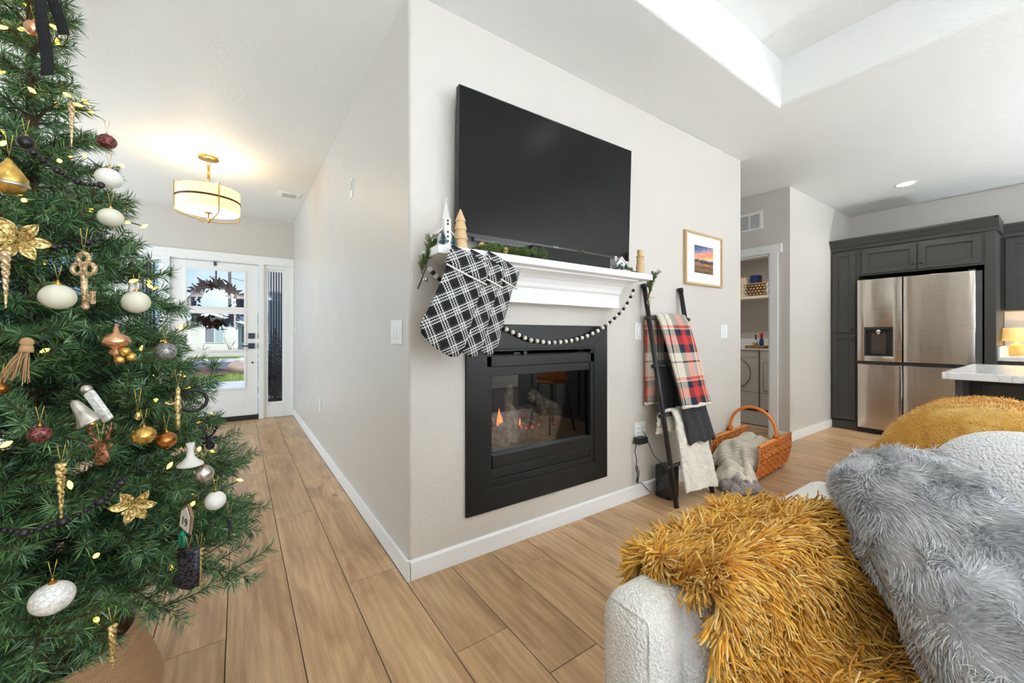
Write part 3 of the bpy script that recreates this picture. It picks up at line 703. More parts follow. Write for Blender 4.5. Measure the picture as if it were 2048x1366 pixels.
strands('fringe', np.tile([-.376, 1.294, 1.098], (n, 1)) + rng.normal(0, .003, (n, 3)), np.column_stack([np.cos(a) * .55 - .45, np.sin(a) * .5 - .1, -np.ones(n)]), rng.uniform(.05, .075, n), .0028, 4, bend=(0, 0, -.8), sides=3, mats=MATS['jute'], parent=t, tip=.8)
bauble((-.406, 1.275, 1.02), .013, P_bronze, 'small dark bronze ball ornament beneath the jute tassel')
t = thing('bell_ornament', 'silver flared bell ornament above the deer head', 'ornament', (-.293, 1.28, .93), 'ornaments hung on the tree')
X = Matrix.Translation((-.293, 1.28, .965)) @ Matrix.Rotation(R(-28), 4, 'Y')
put('bell', MB().lathe([(.027, -.038), (.024, -.032), (.015, -.015), (.011, .006), (.008, .018), (.002, .024)], (0, 0, 0), 24).xf(X), P_silver, t, smooth=True)
put('clapper', MB().ball((0, 0, -.04), .008, 10).xf(X), P_merc, t, smooth=True)
t = thing('ribbon_stick_ornament', 'white glitter stick ornament leaning beside the silver bell', 'ornament', (-.262, 1.30, .94), 'ornaments hung on the tree')
X = Matrix.Translation((-.270, 1.295, .975)) @ Matrix.Rotation(R(-35), 4, 'Z') @ Matrix.Rotation(R(-36), 4, 'Y')
put('stick', MB().box(-.010, .010, -.006, .006, -.05, .03).xf(X), G_white, t, bevel=.003); put('tip', MB().ball((0, 0, .038), .011, 10).xf(X), P_silver, t, smooth=True)
bauble((-.344, 1.25, .922), .0175, G_maroon, 'maroon glitter ball ornament beside the brown deer head', 1.05, lambda a, z: 1 + .05 * math.sin(a * 6 + z * 320))
def deer(p, s, m, lab, ang):
    t = thing('deer_head_ornament', lab, 'ornament', (p[0], p[1], p[2] - s), 'ornaments hung on the tree')
    X = Matrix.Translation(p) @ Matrix.Rotation(ang, 4, 'Z') @ Matrix.Scale(s, 4)
    put('head', MB().puff([(-.28, .30), (-.05, .34), (.22, .30), (.30, .0), (.42, -.25), (.36, -.55), (.12, -.78), (-.18, -.72), (-.26, -.5), (-.2, -.25), (-.22, 0)], .12).xf(X), m, t, smooth=True)
    put('ear', MB().puff([(-.24, .18), (-.45, .24), (-.68, .16), (-.55, .02), (-.3, .0)], .06).xf(X), m, t, smooth=True)
    put('ear', MB().puff([(.24, .2), (.45, .3), (.62, .24), (.5, .08), (.28, .05)], .06).xf(X), m, t, smooth=True)
    for sg in (-1, 1):
        put('antler', MB().tube([(sg * .1, 0, .28), (sg * .34, 0, .5), (sg * .52, 0, .85), (sg * .55, 0, 1.25)], [.07, .065, .055, .03], 6).tube([(sg * .34, 0, .5), (sg * .28, 0, .85)], [.05, .02], 6).tube([(sg * .5, 0, .8), (sg * .36, 0, 1.1)], [.05, .02], 6).tube([(sg * .5, 0, .8), (sg * .75, 0, 1.05)], [.05, .02], 6).xf(X), m, t, smooth=True)
    hang(t, p, p[2] + s * .3, s * .9)
deer((-.255, 1.255, .875), .048, G_brown, 'brown glitter deer head ornament with antlers', R(-38))
deer((-.068, 1.405, .835), .038, G_black, 'small black deer head ornament over the hallway floor', R(-30))
bauble((-.191, 1.31, .885), .0245, P_merc, 'gold crackled ball ornament with fringed side next to the bronze ball', .9)
bauble((-.152, 1.335, .862), .022, P_bronze, 'shiny bronze ball ornament touching the gold crackled ball')
icicle((-.306, 1.22, .86), .125, G_gold, 'gold beaded icicle ornament below the brown deer head', .0085)
flower((-.199, 1.245, .741), .076, G_gold, 'gold metallic poinsettia ornament on the lower branches', CAMP)
t = thing('nutcracker_ornament', 'thin gold figure ornament hanging toward the entry door', 'ornament', (-.135, 1.395, .87), 'ornaments hung on the tree')
put('figure', MB().lathe([(.002, -.06), (.005, -.05), (.004, -.035), (.0065, -.02), (.004, -.008), (.009, .0), (.006, .012), (.0075, .024), (.004, .034), (.006, .045), (.002, .058)], (-.135, 1.395, .934), 12), G_gold, t, smooth=True)
put('arm', MB().tube([(-.135, 1.395, .95), (-.152, 1.388, .946), (-.160, 1.384, .952)], .0035, 6), G_gold, t); hang(t, (-.135, 1.395, 0), .99, .045)
t = thing('clay_bell_ornament', 'white clay bell ornament on a dark cord beside black deer head', 'ornament', (-.106, 1.36, .77), 'ornaments hung on the tree')
put('bell', MB().lathe([(.029, -.036), (.028, -.031), (.017, -.022), (.009, -.011), (.0065, .008), (.010, .02), (.0095, .024)], (-.106, 1.36, .818), 24), P_clay, t, smooth=True)
put('cord', MB().tube([(-.109, 1.36, .90), (-.106, 1.36, .843), (-.103, 1.36, .90)], .0012, 4), M_black, t)
bauble((-.052, 1.35, .678), .0245, P_white, 'white ridged ball ornament low on the tree over the hallway floor', 1., lambda a, z: 1 + .02 * math.sin(a * 14))
bauble((-.078, 1.365, .752), .023, P_silver, 'silvery glass ball ornament under the white clay bell')
t = thing('house_tag_ornament', 'white house shaped tag ornament with number and green ribbon', 'ornament', (-.107, 1.285, .61), 'ornaments hung on the tree')
X = Matrix.Translation((-.107, 1.282, .668)) @ Matrix.Rotation(R(-62), 4, 'Z') @ Matrix.Rotation(R(14), 4, 'Y')
put('tag_frame', MB().prism([(-.026, -.03), (.026, -.03), (.026, .018), (0, .042), (-.026, .018)], 1, -.003, .003).xf(X), mat('tag_wood', (128, 100, 78), .7), t)
put('tag_face', MB().prism([(-.021, -.026), (.021, -.026), (.021, .014), (0, .034), (-.021, .014)], 1, -.0042, -.003).xf(X), P_white, t)
tx = text_mesh('number', '19', .03, P_black, t, (0, 0, 0), (R(90), 0, 0)); tx.data.transform(X @ Matrix.Translation((0, -.0045, -.006)))
put('ribbon', MB().ball((0, -.004, -.038), .007, 8).tube([(0, -.004, -.038), (-.012, -.004, -.05), (-.006, -.004, -.075)], .004, 6).tube([(0, -.004, -.038), (.012, -.004, -.05), (.004, -.004, -.08)], .004, 6).xf(X), mat('green_ribbon', (20, 128, 100), .5), t, smooth=True)
t = thing('boot_ornament', 'black sequin stocking ornament hanging near the lowest branch tip', 'ornament', (-.10, 1.25, .51), 'ornaments hung on the tree')
put('boot', MB().puff([(-.024, .045), (.024, .045), (.024, -.02), (.022, -.05), (.005, -.058), (-.02, -.052), (-.036, -.04), (-.036, -.026), (-.022, -.015)], .012).xf(Matrix.Translation((-.10, 1.245, .565)) @ Matrix.Rotation(R(-30), 4, 'Z')), G_black, t, smooth=True)
hang(t, (-.10, 1.245, 0), .61, .03)
icicle((-.080, 1.255, .595), .10, G_gold, 'gold beaded icicle ornament beside the black sequin stocking', .0075)
bauble((-.300, 1.15, .615), .032, G_white, 'largest ornament, a white sugared ball on the lowest branches', .9)
icicle((-.214, 1.14, .53), .095, G_gold, 'gold beaded icicle ornament hanging in front of the tree collar', .0075)
t = thing('drop_ornament', 'tiny gold drop ornament on a long thread loop', 'ornament', (-.204, 1.325, .92), 'ornaments hung on the tree')
put('drop', MB().lathe([(.001, -.010), (.006, -.004), (.007, .002), (.002, .012)], (-.204, 1.325, .93), 12), G_gold, t, smooth=True); hang(t, (-.204, 1.325, 0), .942, .055)
icicle((-.020, 1.34, .625), .06, G_black, 'short black icicle ornament on the outermost low branch', .006)
t = thing('ring_ornament', 'black ring ornament silhouetted against the entry door', 'ornament', (-.105, 1.44, .92), 'ornaments hung on the tree')
put('ring', MB().tube(arc((-.105, 1.44, .945), .03, 0, 6.28 * 23 / 24, 23, 'xz'), .0045, 6, closed=True), P_black, t, smooth=True)
# black ribbon tails at the top of the tree
t = thing('ribbon_bow', 'black knit ribbon tied at the very top of the tree', 'ribbon', (TX + .03, TY - .05, 2.2), 'ornaments hung on the tree')
for dx, dy, zs in ((.07, -.10, 2.12), (.055, -.16, 1.97)):
    P = []
    for i in range(12):
        q = i / 11; w = .016
        P.append([(TX + .03 + dx * q + w * .7 * (k - 1), TY - .05 + dy * q + .014 * math.sin(q * 9), 2.22 + (zs - .16 - 2.22) * q + w * .3 * (k - 1)) for k in range(3)])
    put('tail', MB().grid(P), mat('black_knit', (16, 16, 20), .9, 0, (220, .6)), t, smooth=True, solid=.002)
mb = MB()
for sg in (-1, 1): mb.tube([(TX + .06, TY - .07, 2.2), (TX + .06 + sg * .05, TY - .08, 2.25), (TX + .06 + sg * .085, TY - .08, 2.2), (TX + .06 + sg * .05, TY - .075, 2.165), (TX + .06, TY - .07, 2.2)], .012, 6)
put('loop', mb, MATS['black_knit'], t, smooth=True)
# black bead garland on the tree
def bead_run(t, pts, r, n, m):
    for i in range(n):
        q = i / (n - 1) * (len(pts) - 1); a = min(int(q), len(pts) - 2); p = Vector(pts[a]).lerp(Vector(pts[a + 1]), q - a)
        rr = r * (1.5 if i % 5 == 0 else .85); put('bead', MB().ball(p, rr, 10), m, t, smooth=True)
    put('cord', MB().tube(pts, .0012, 4), m, t)
for lab, pts, n in (('black bead garland dipping across the upper tree beside white ridged ball', [(-.41, 1.45, 1.575), (-.382, 1.46, 1.549), (-.358, 1.468, 1.535), (-.333, 1.48, 1.524), (-.305, 1.505, 1.535)], 16),
                    ('black bead garland dipping across the tree above the glitter key', [(-.40, 1.385, 1.36), (-.371, 1.388, 1.338), (-.335, 1.41, 1.35), (-.29, 1.445, 1.38)], 13),
                    ('black bead garland dipping across the lower tree beside gold poinsettia', [(-.385, 1.175, .765), (-.344, 1.18, .742), (-.293, 1.198, .745), (-.242, 1.23, .768), (-.215, 1.25, .80)], 22)):
    t = thing('bead_garland', lab, 'garland', pts[0], 'ornaments hung on the tree'); bead_run(t, pts, .0062, n, P_black)

# porch conifer seen through the sidelight, wreath on the outside of the door
M_spruce = island_mat('spruce_needle', [(14, 32, 40), (34, 66, 74), (70, 100, 106)], .6)
PT = thing('potted_spruce', 'dark blue-green potted spruce standing outside the sidelight', 'potted tree', (.47, 7.15, GZ + .02))
put('trunk', MB().tube([(.47, 7.15, GZ + .2), (.47, 7.15, 1.25)], [.02, .006], 6), M_bark, PT)
put('pot', MB().lathe([(.11, 0), (.15, .24), (.16, .24), (.16, .26), (.14, .26), (.13, .2)], (.47, 7.15, GZ + .02), 20), M_black, PT)
spm = branch_mesh('spruce_branch', .24, 14, .032, 1000, 3, M_spruce, .006, .12)
for i in range(76):
    q = i / 75; z = .18 + 1.0 * q; a = i * 2.4; o = bpy.data.objects.new('branch', spm); col.objects.link(o); o.parent = PT
    s = 1.0 - .82 * q; o.scale = (s, s, s); o.location = (0, 0, z - GZ - .02); o.rotation_euler = (random.uniform(-.4, .4), -.25, a)
WR = thing('wreath', 'dark reddish brown leaf wreath hung outside the entry door', 'wreath', (-.24, 6.47, 1.26))
M_wleaf = island_mat('wreath_leaf', [(40, 22, 24), (72, 44, 42), (98, 66, 56)], .6)
wc = (-.24, 6.47, 1.545); R0 = .25
put('ring', MB().tube(arc(wc, R0, 0, 6.2832 * 39 / 40, 39, 'xz'), .022, 6, closed=True), M_twig, WR)
n = 620; a = rng.uniform(0, 6.28, n); rr = R0 + rng.normal(0, .03, n)
root = np.column_stack([wc[0] + rr * np.cos(a), wc[1] + rng.uniform(-.03, .03, n), wc[2] + rr * np.sin(a)])
d = np.column_stack([np.cos(a + .9) * .7 + rng.normal(0, .6, n), rng.normal(0, .5, n), np.sin(a + .9) * .7 + rng.normal(0, .6, n)])
tag(strands('leaves', root, d, rng.uniform(.05, .085, n), .034, 3, mats=M_wleaf, parent=WR, tip=.35), kind='stuff')
put('strap', MB().box(-.249, -.231, 6.425, 6.43, 1.78, 2.07), mat('strap_brown', (88, 82, 80), .6), WR)
# ================================================================== FIREPLACE WALL
FP = thing('fireplace', 'black gas fireplace insert with glass front set in the wall', 'fireplace', (1.451, YF, .215))
M_sur = mat('black_steel', (21, 21, 20), .38, .0, (60, .04), spec=.3); M_dark = mat('firebox_black', (16, 16, 15), .7)
ox0, ox1, oz0, oz1 = .936, 1.966, .215, 1.190; ix0, ix1, iz0, iz1 = 1.058, 1.846, .334, 1.058
yb, yf = YF, YF - .016
def quad_piece(poly): return MB().prism(poly, 1, yf, yb)
for poly in ([(ox0, oz0), (ix0, iz0), (ix0, iz1), (ox0, oz1)], [(ix1, iz0), (ox1, oz0), (ox1, oz1), (ix1, iz1)], [(ox0, oz0), (ox1, oz0), (ix1, iz0), (ix0, iz0)], [(ix0, iz1), (ix1, iz1), (ox1, oz1), (ox0, oz1)]):
    put('surround_panel', quad_piece([(x * .9995 + .0007, z * .9995 + .0004) for x, z in poly]), M_sur, FP, bevel=.0015)
put('inner_frame', MB().box(ix0, ix0 + .03, YF - .012, YF + .05, iz0, iz1).box(ix1 - .03, ix1, YF - .012, YF + .05, iz0, iz1).box(ix0, ix1, YF - .012, YF + .05, .965, 1.022).box(ix0, ix1, YF - .010, YF + .05, iz0, .372), M_sur, FP, bevel=.002)
put('vent_louver', MB().box(ix0, ix1, YF - .030, YF + .02, 1.046, 1.058).box(ix0 + .01, ix1 - .01, YF - .004, YF + .03, 1.022, 1.028), M_sur, FP, bevel=.002)
put('lower_panel', MB().box(ix0 + .03, ix1 - .03, YF - .010, YF + .03, .376, .428).box(ix0 + .03, ix1 - .03, YF - .020, YF + .03, .432, .502), M_sur, FP, bevel=.003)
put('upper_panel', MB().box(ix0 + .03, ix1 - .03, YF - .006, YF + .03, .915, .965), M_sur, FP, bevel=.003)
put('control_knob', MB().tube([(1.30, YF - .004, 1.034), (1.30, YF - .02, 1.034)], .012, 12).box(1.23, 1.27, YF - .012, YF, 1.030, 1.038), M_black, FP)
# firebox: back, sides, floor
fb = MB(); a0, a1, b0, b1 = 1.03, 1.875, .43, 1.08
fb.box(a0, a1, 2.18, 2.20, b0, b1).box(a0 - .02, a0, 1.83, 2.2, b0, b1).box(a1, a1 + .02, 1.83, 2.2, b0, b1).box(a0, a1, 1.80, 2.2, b1, b1 + .02)
put('firebox', fb, M_dark, FP)
put('hearth_floor', MB().box(a0, a1, 1.80, 2.19, .43, .505), mat('ember_bed', (20, 19, 19), .95, 0, (90, .8, .02)), FP)
put('glass_front', MB().box(ix0 + .03, ix1 - .03, YF + .012, YF + .017, .50, .93), glass_mat('fire_glass', (.80, .80, .80), 1.9, .015), FP)
put('side_channel', MB().box(ix1 - .095, ix1 - .08, YF + .02, 1.90, .50, .93).box(ix1 - .06, ix1 - .045, YF + .02, YF + .05, .50, .93), M_sur, FP)
# ceramic logs
def logmat(name, a, b):
    s = NT(name); v = s.n('TexVoronoi', Scale=42.); s.set(v.inputs['Vector'], s.mapping(s.coord(), (1, 1, 1))); n = s.noise(s.coord(), 22, 5, .6)
    s.p(Base_Color=s.ramp(n, [(.35, lin(a)), (.65, lin(b))]), Roughness=.9)
    s.bump(s.math('ADD', v.outputs['Distance'], n), .9, .012); MATS[name] = s.m; return s.m
L_tan = logmat('log_tan', (96, 80, 64), (176, 156, 130)); L_grey = logmat('log_char', (52, 50, 52), (132, 124, 120)); L_end = mat('log_cut_end', (196, 170, 138), .9, 0, (40, .4), (30, .2))
def log(p, q, r0, r1, m, lab=None, end=True):
    p, q = Vector(p), Vector(q); mb = MB(); n = 14; pts = []; rs = []
    off = random.uniform(0, 50)
    for i in range(n):
        t = i / (n - 1); pts.append(p.lerp(q, t) + Vector((0, .012 * math.sin(t * 5 + off), .010 * math.sin(t * 4 + off)))); rs.append((r0 + (r1 - r0) * t) * (1 + .12 * math.sin(t * 11 + off)))
    mb.tube(pts, rs, 14)
    mb.v = [(x + .010 * noise.noise((x * 30, y * 30, z * 30 + off)), y + .010 * noise.noise((x * 30 + 9, y * 30, z * 30)), z + .010 * noise.noise((x * 30, y * 30 + 5, z * 30))) for x, y, z in mb.v]
    o = put('log', mb, [m, L_end], FP, smooth=True)
    for pl in o.data.polygons:
        if len(pl.vertices) > 4: pl.material_index = 1; pl.use_smooth = False
random.seed(3)
log((1.16, 1.93, .565), (1.72, 1.90, .575), .052, .050, L_grey)
log((1.52, 2.00, .76), (1.70, 1.86, .585), .038, .066, L_tan)
log((1.09, 1.90, .56), (1.26, 1.86, .555), .045, .050, L_tan)
log((1.10, 1.96, .62), (1.60, 2.02, .63), .050, .044, L_grey)
log((1.33, 1.95, .84), (1.30, 1.88, .57), .022, .036, L_tan)
log((1.22, 1.88, .62), (1.30, 1.84, .64), .024, .028, L_tan)
log((1.30, 1.85, .545), (1.60, 1.86, .545), .036, .03, L_grey)
log((1.08, 1.87, .70), (1.20, 1.93, .60), .02, .034, L_grey)
M_flame = mat('flame', (255, 150, 70), .5, emit=((255, 150, 84), 1.3)); M_emb = mat('ember_glow', (255, 70, 60), .6, emit=((255, 66, 90), 1.0))
fl = MB()
for x, z, h in ((1.215, .60, .12), (1.232, .60, .08), (1.36, .60, .05)):
    fl.lathe([(.002, 0), (.013 * h / .1, .2 * h), (.010 * h / .1, .5 * h), (.004 * h / .1, .8 * h), (.0005, h)], (x, 1.88, z), 10)
put('flame', fl, M_flame, FP, smooth=True)
em = MB(); random.seed(8)
for i in range(18): em.ball((random.uniform(1.22, 1.62), random.uniform(1.83, 1.87), random.uniform(.585, .615)), random.uniform(.003, .007), 6)
put('embers', em, M_emb, FP)['kind'] = 'stuff'

# mantel shelf
MT = thing('mantel_shelf', 'white crown moulded mantel shelf above the fireplace', 'mantel', (1.44, YF, 1.31))
mx0, mx1, mzt = .70, 2.18, 1.52
put('shelf', MB().box(mx0, mx1, 1.56, YF, 1.484, mzt), M_white, MT, bevel=.003)
# moulding profile swept round three sides: (projection from wall, z)
pr_ = [(.0, 1.304), (.085, 1.304), (.085, 1.385), (.092, 1.388), (.096, 1.398), (.092, 1.404), (.094, 1.414), (.104, 1.436), (.124, 1.454), (.150, 1.466), (.168, 1.470), (.168, 1.478), (.178, 1.484), (.0, 1.484)]
ax0, ax1 = .88, 2.0
P = []
for ex, ey in ((0, 0), (0, 1), (1, 1), (1, 0)):
    row = []
    for pjt, z in pr_:
        q = max(pjt - .085, -.085) ; 
        x = (ax0 - max(q, 0)) if ex == 0 else (ax1 + max(q, 0)); y = YF - (pjt if ey else 0)
        row.append((x, y, z))
    P.append(row)
mb = MB().grid(P); put('crown_moulding', mb, M_white, MT)

# TV on a tilting bracket
TV = thing('television', 'large flat black television mounted above the mantel', 'television', (1.471, 1.68, 1.615))
X = Matrix.Translation((1.4706, 1.676, 1.968)) @ Matrix.Rotation(-.0188, 4, 'Z') @ Matrix.Rotation(-.0311 * -1, 4, 'X')
W2, H2 = 1.227 / 2, .705 / 2
s_ = NT('screen_black'); s_.p(Base_Color=lin((20, 20, 19)), Roughness=.22, Specular_IOR_Level=.16); M_tv = s_.m
put('housing', MB().box(-W2, W2, .004, .030, -H2, H2).box(-W2 * .75, W2 * .75, .03, .055, -H2 + .02, H2 * .4).xf(X), M_black, TV, bevel=.003)
put('screen', MB().box(-W2 + .005, W2 - .005, -.001, .006, -H2 + .016, H2 - .005).xf(X), M_tv, TV)
put('bezel', MB().box(-W2, W2, -.004, .006, -H2 - .004, -H2 + .015).box(-W2, -W2 + .005, -.003, .006, -H2, H2).box(W2 - .005, W2, -.003, .006, -H2, H2).box(-W2, W2, -.003, .006, H2 - .005, H2).xf(X), M_blackgloss, TV, bevel=.001)
put('wall_bracket', MB().box(1.25, 1.68, 1.705, YF - .001, 1.80, 2.15), M_black, TV)
lg = text_mesh('logo', 'TCL', .022, mat('logo_white', (220, 220, 220), .4), TV, (0, 0, 0), (R(90), 0, 0)); lg.data.transform(X @ Matrix.Translation((0, -.0046, -H2 + .006)))
put('sensor_bar', MB().box(-W2 + .09, -W2 + .42, -.008, .02, -H2 - .022, -H2 - .004).xf(X), mat('dark_strip', (66, 66, 68), .35, .4), TV, bevel=.002)
put('cable', MB().tube([(1.12, 1.70, 1.60), (1.10, 1.715, 1.575), (1.17, 1.72, 1.56), (1.25, 1.72, 1.55)], .006, 6), M_black, TV)
tag(put('soundbar', MB().box(1.235, 1.83, 1.60, 1.69, mzt, 1.60), mat('soundbar_cloth', (22, 22, 22), .75, 0, (300, .4)), bevel=.012), 'low black soundbar on the mantel under the television', 'soundbar')

# ------------------------------------------------------------------ mantel decor
CH = thing('church_figurine', 'white ceramic church with steeple and two blue bottle-brush trees', 'figurine', (.765, 1.63, mzt))
cx, cy = .755, 1.635
M_cer = mat('white_ceramic', (236, 234, 226), .5, 0, (120, .2))
put('nave', MB().box(cx - .03, cx + .03, cy - .03, cy + .06, mzt, mzt + .06), M_cer, CH, bevel=.002)
put('roof', MB().prism([(cx - .040, mzt + .056), (cx, mzt + .095), (cx + .040, mzt + .056), (cx + .040, mzt + .062), (cx, mzt + .101), (cx - .040, mzt + .062)], 1, cy - .036, cy + .066), M_cer, CH)
tw = put('tower', MB().box(cx - .016, cx + .016, cy - .052, cy - .02, mzt, mzt + .125), M_cer, CH, bevel=.001)
put('steeple', MB().lathe([(.021, 0), (.017, .01), (.007, .055), (.0015, .085)], (cx, cy - .036, mzt + .125), 4).ball((cx, cy - .036, mzt + .213), .006, 8), M_cer, CH)
wnd = MB()
for z in (.02, .04, .06, .095, .11): wnd.box(cx - .004, cx + .004, cy - .0535, cy - .051, mzt + z, mzt + z + .009)
for y in (cy + .0, cy + .03): wnd.box(cx - .0312, cx - .029, y - .006, y + .006, mzt + .02, mzt + .042)
put('window', wnd, mat('dark_hole', (50, 48, 46), .8), CH)
M_brush = island_mat('bottle_brush', [(36, 74, 84), (70, 116, 124), (150, 176, 176)], .7)
def brush_tree(x, y, z, h, par):
    n = 260; t = rng.random(n) ** 1.3; a = rng.uniform(0, 6.28, n)
    root = np.column_stack([np.full(n, x), np.full(n, y), z + .008 + t * (h - .012)]); d = np.column_stack([np.cos(a), np.sin(a), np.full(n, .25)])
    return strands('bottle_brush_tree', root, d, h * .33 * (1 - t) + .003, .0024, 1, mats=M_brush, parent=par, tip=.4)
brush_tree(cx - .024, cy - .056, mzt, .065, CH); brush_tree(cx + .028, cy - .05, mzt, .06, CH)
M_lw = NT('light_wood'); wv = M_lw.n('TexWave', wave_type='RINGS', Scale=14., Distortion=3.); M_lw.set(wv.inputs['Vector'], M_lw.mapping(M_lw.coord(), (6, 6, 1)))
M_lw.p(Base_Color=M_lw.ramp(wv.outputs[0], [(0, lin((222, 192, 148))), (1, lin((206, 172, 126)))]), Roughness=.6); M_lw = M_lw.m
tag(put('wooden_tree_figurine', MB().lathe([(.024, 0), (.036, .0), (.026, .045), (.033, .046), (.033, .05), (.0235, .09), (.0285, .091), (.0285, .095), (.019, .128), (.0235, .129), (.0235, .133), (.003, .185), (.001, .186)], (.832, 1.612, mzt), 24), M_lw, smooth=False), 'turned light wood tree figurine with four tiers beside the church', 'figurine')
tag(put('wooden_snowman_figurine', MB().lathe([(.024, 0), (.027, .01), (.027, .06), (.021, .078), (.0245, .095), (.020, .112), (.027, .114), (.027, .118), (.017, .119), (.020, .158), (.001, .159)], (2.125, 1.615, mzt), 24), M_lw), 'turned light wood snowman with top hat on the mantel end', 'figurine')
sn_ = bpy.data.objects['wooden_snowman_figurine']
put('eye', MB().ball((2.122, 1.592, mzt + .098), .0025, 8), M_black, sn_); put('eye', MB().ball((2.110, 1.597, mzt + .098), .0025, 8), M_black, sn_)
def cottage(cx, cy, lab, s, rot):
    t = thing('cottage_figurine', lab, 'figurine', (cx, cy, mzt)); X = Matrix.Translation((cx, cy, mzt)) @ Matrix.Rotation(rot, 4, 'Z') @ Matrix.Scale(s, 4)
    put('base', MB().box(-.045, .045, -.05, .04, 0, .006).xf(X), mat('snow_board', (232, 214, 196), .8), t)
    put('house', MB().prism([(-.03, .006), (.03, .006), (.03, .045), (0, .08), (-.03, .045)], 1, -.025, .035).xf(X), M_cer, t)
    put('roof', MB().prism([(-.038, .038), (0, .082), (.038, .038), (.038, .046), (0, .092), (-.038, .046)], 1, -.03, .04).xf(X), G_white, t)
    put('chimney', MB().box(-.024, -.012, .01, .022, .06, .10).xf(X), M_cer, t)
    put('window', MB().box(-.004, .004, -.027, -.0245, .045, .055).box(-.008, .008, -.027, -.0245, .006, .03).xf(X), MATS['dark_hole'], t)
    for dx in (-.022, .022):
        p = X @ Vector((dx, -.038, .006)); brush_tree(p.x, p.y, p.z, .045 * s, t)
cottage(1.93, 1.62, 'small white glitter cottage with blue trees between soundbar and snowman', 1.0, R(-18))
cottage(2.03, 1.66, 'second frosted cottage tucked behind the snowman figurine', .85, R(25))

# evergreen pieces on the mantel
M_cedar = island_mat('cedar_green', [(58, 84, 34), (92, 122, 48), (120, 146, 70)], .6)
gm = branch_mesh('sprig', .16, 7, .022, 900, 31, M_cedar, .0022, .08)
def sprig(par, p, rot, s=1.): 
    o = bpy.data.objects.new('sprig', gm); col.objects.link(o); o.parent = par; o.location = Vector(p) - par.location; o.rotation_euler = rot; o.scale = (s, s, s)
GA = thing('mantel_garland', 'green pine garland with gold balls lying behind the stockings', 'garland', (1.05, 1.66, mzt))
random.seed(12)
for i in range(9): sprig(GA, (.90 + .036 * i, 1.66 + random.uniform(-.03, .03), mzt + .02), (random.uniform(-1, 1), random.uniform(-.3, -.02), random.uniform(-.7, .5)), .8)
for p in ((.965, 1.645, mzt + .045), (1.10, 1.64, mzt + .035)): put('gold_ball', MB().ball(p, .016, 14), mat('lit_gold', (244, 206, 118), .3, .4), GA, smooth=True)  # both balls in plain pale gold
G2 = thing('mantel_sprig', 'green cedar sprigs tucked round the cottages at the mantel end', 'greenery', (1.98, 1.62, mzt))
for i, p in enumerate([(1.86, 1.60, mzt + .012), (1.97, 1.58, mzt + .012), (1.62, 1.62, 1.605), (2.08, 1.60, mzt + .012)]): sprig(G2, p, (0, -.15, .2 + i * .5), .6)
def stem_sprig(name, lab, base, tip, n, ball=None):
    t = thing(name, lab, 'greenery', base); b, q = Vector(base), Vector(tip)
    put('stem', MB().tube([b, b.lerp(q, .5) + Vector((.01, 0, 0)), q], [.004, .003, .002], 6), M_twig, t)
    d = (q - b)
    for i in range(n):
        p = b.lerp(q, .35 + .6 * i / n); yaw = math.atan2(d.y, d.x); sprig(t, p, (random.uniform(-1.5, 1.5), -math.atan2(d.z, math.hypot(d.x, d.y)) + random.uniform(-.35, .35), yaw + random.uniform(-.5, .5)), .52)
    if ball: put('bell', MB().ball(ball, .013, 12), P_silver, t, smooth=True)
    return t
stem_sprig('cedar_spray', 'green cedar spray on a bare stem at the wall corner end of mantel', (.665, 1.705, 1.34), (.705, 1.66, 1.53), 8, (.70, 1.70, 1.385))
sp2 = stem_sprig('cedar_spray', 'green cedar spray tied with twine above the ladder', (2.305, 1.70, 1.36), (2.235, 1.60, 1.50), 8)
put('twine', MB().tube([(2.31, 1.69, 1.42), (2.325, 1.685, 1.37), (2.315, 1.68, 1.33), (2.30, 1.69, 1.35), (2.31, 1.695, 1.40), (2.36, 1.69, 1.39), (2.38, 1.69, 1.395)], .003, 5), mat('twine', (186, 158, 124), .9), sp2)

# black and white bead garland swagged over the fireplace
BG = thing('bead_swag', 'black and white bead garland swagged across the fireplace front', 'garland', (1.5, 1.7, 1.09))
pts = [(2.055, 1.615, 1.415), (2.045, 1.635, 1.36), (2.02, 1.67, 1.29), (1.955, 1.70, 1.225), (1.86, 1.715, 1.165), (1.75, 1.73, 1.122), (1.62, 1.735, 1.096), (1.47, 1.735, 1.087), (1.32, 1.735, 1.105), (1.16, 1.735, 1.165), (1.03, 1.735, 1.24), (.92, 1.73, 1.31), (.83, 1.72, 1.36), (.765, 1.71, 1.40), (.715, 1.70, 1.44)]
seg = [Vector(p) for p in pts]; acc = [0]
for a, b in zip(seg, seg[1:]): acc.append(acc[-1] + (b - a).length)
def at_len(s):
    for i in range(len(seg) - 1):
        if s <= acc[i + 1]: return seg[i].lerp(seg[i + 1], (s - acc[i]) / (acc[i + 1] - acc[i]))
    return seg[-1]
W_bead = mat('white_bead', (236, 232, 222), .6); K_bead = mat('black_bead', (20, 20, 20), .5); s = 0; i = 0
while s < acc[-1]:
    r = .0128 if i % 2 else .0110
    put('bead', MB().ball(at_len(s), r, 12), W_bead if i % 2 else K_bead, BG, smooth=True); s += .0218; i += 1
put('string', MB().tube(pts, .0015, 4), K_bead, BG)

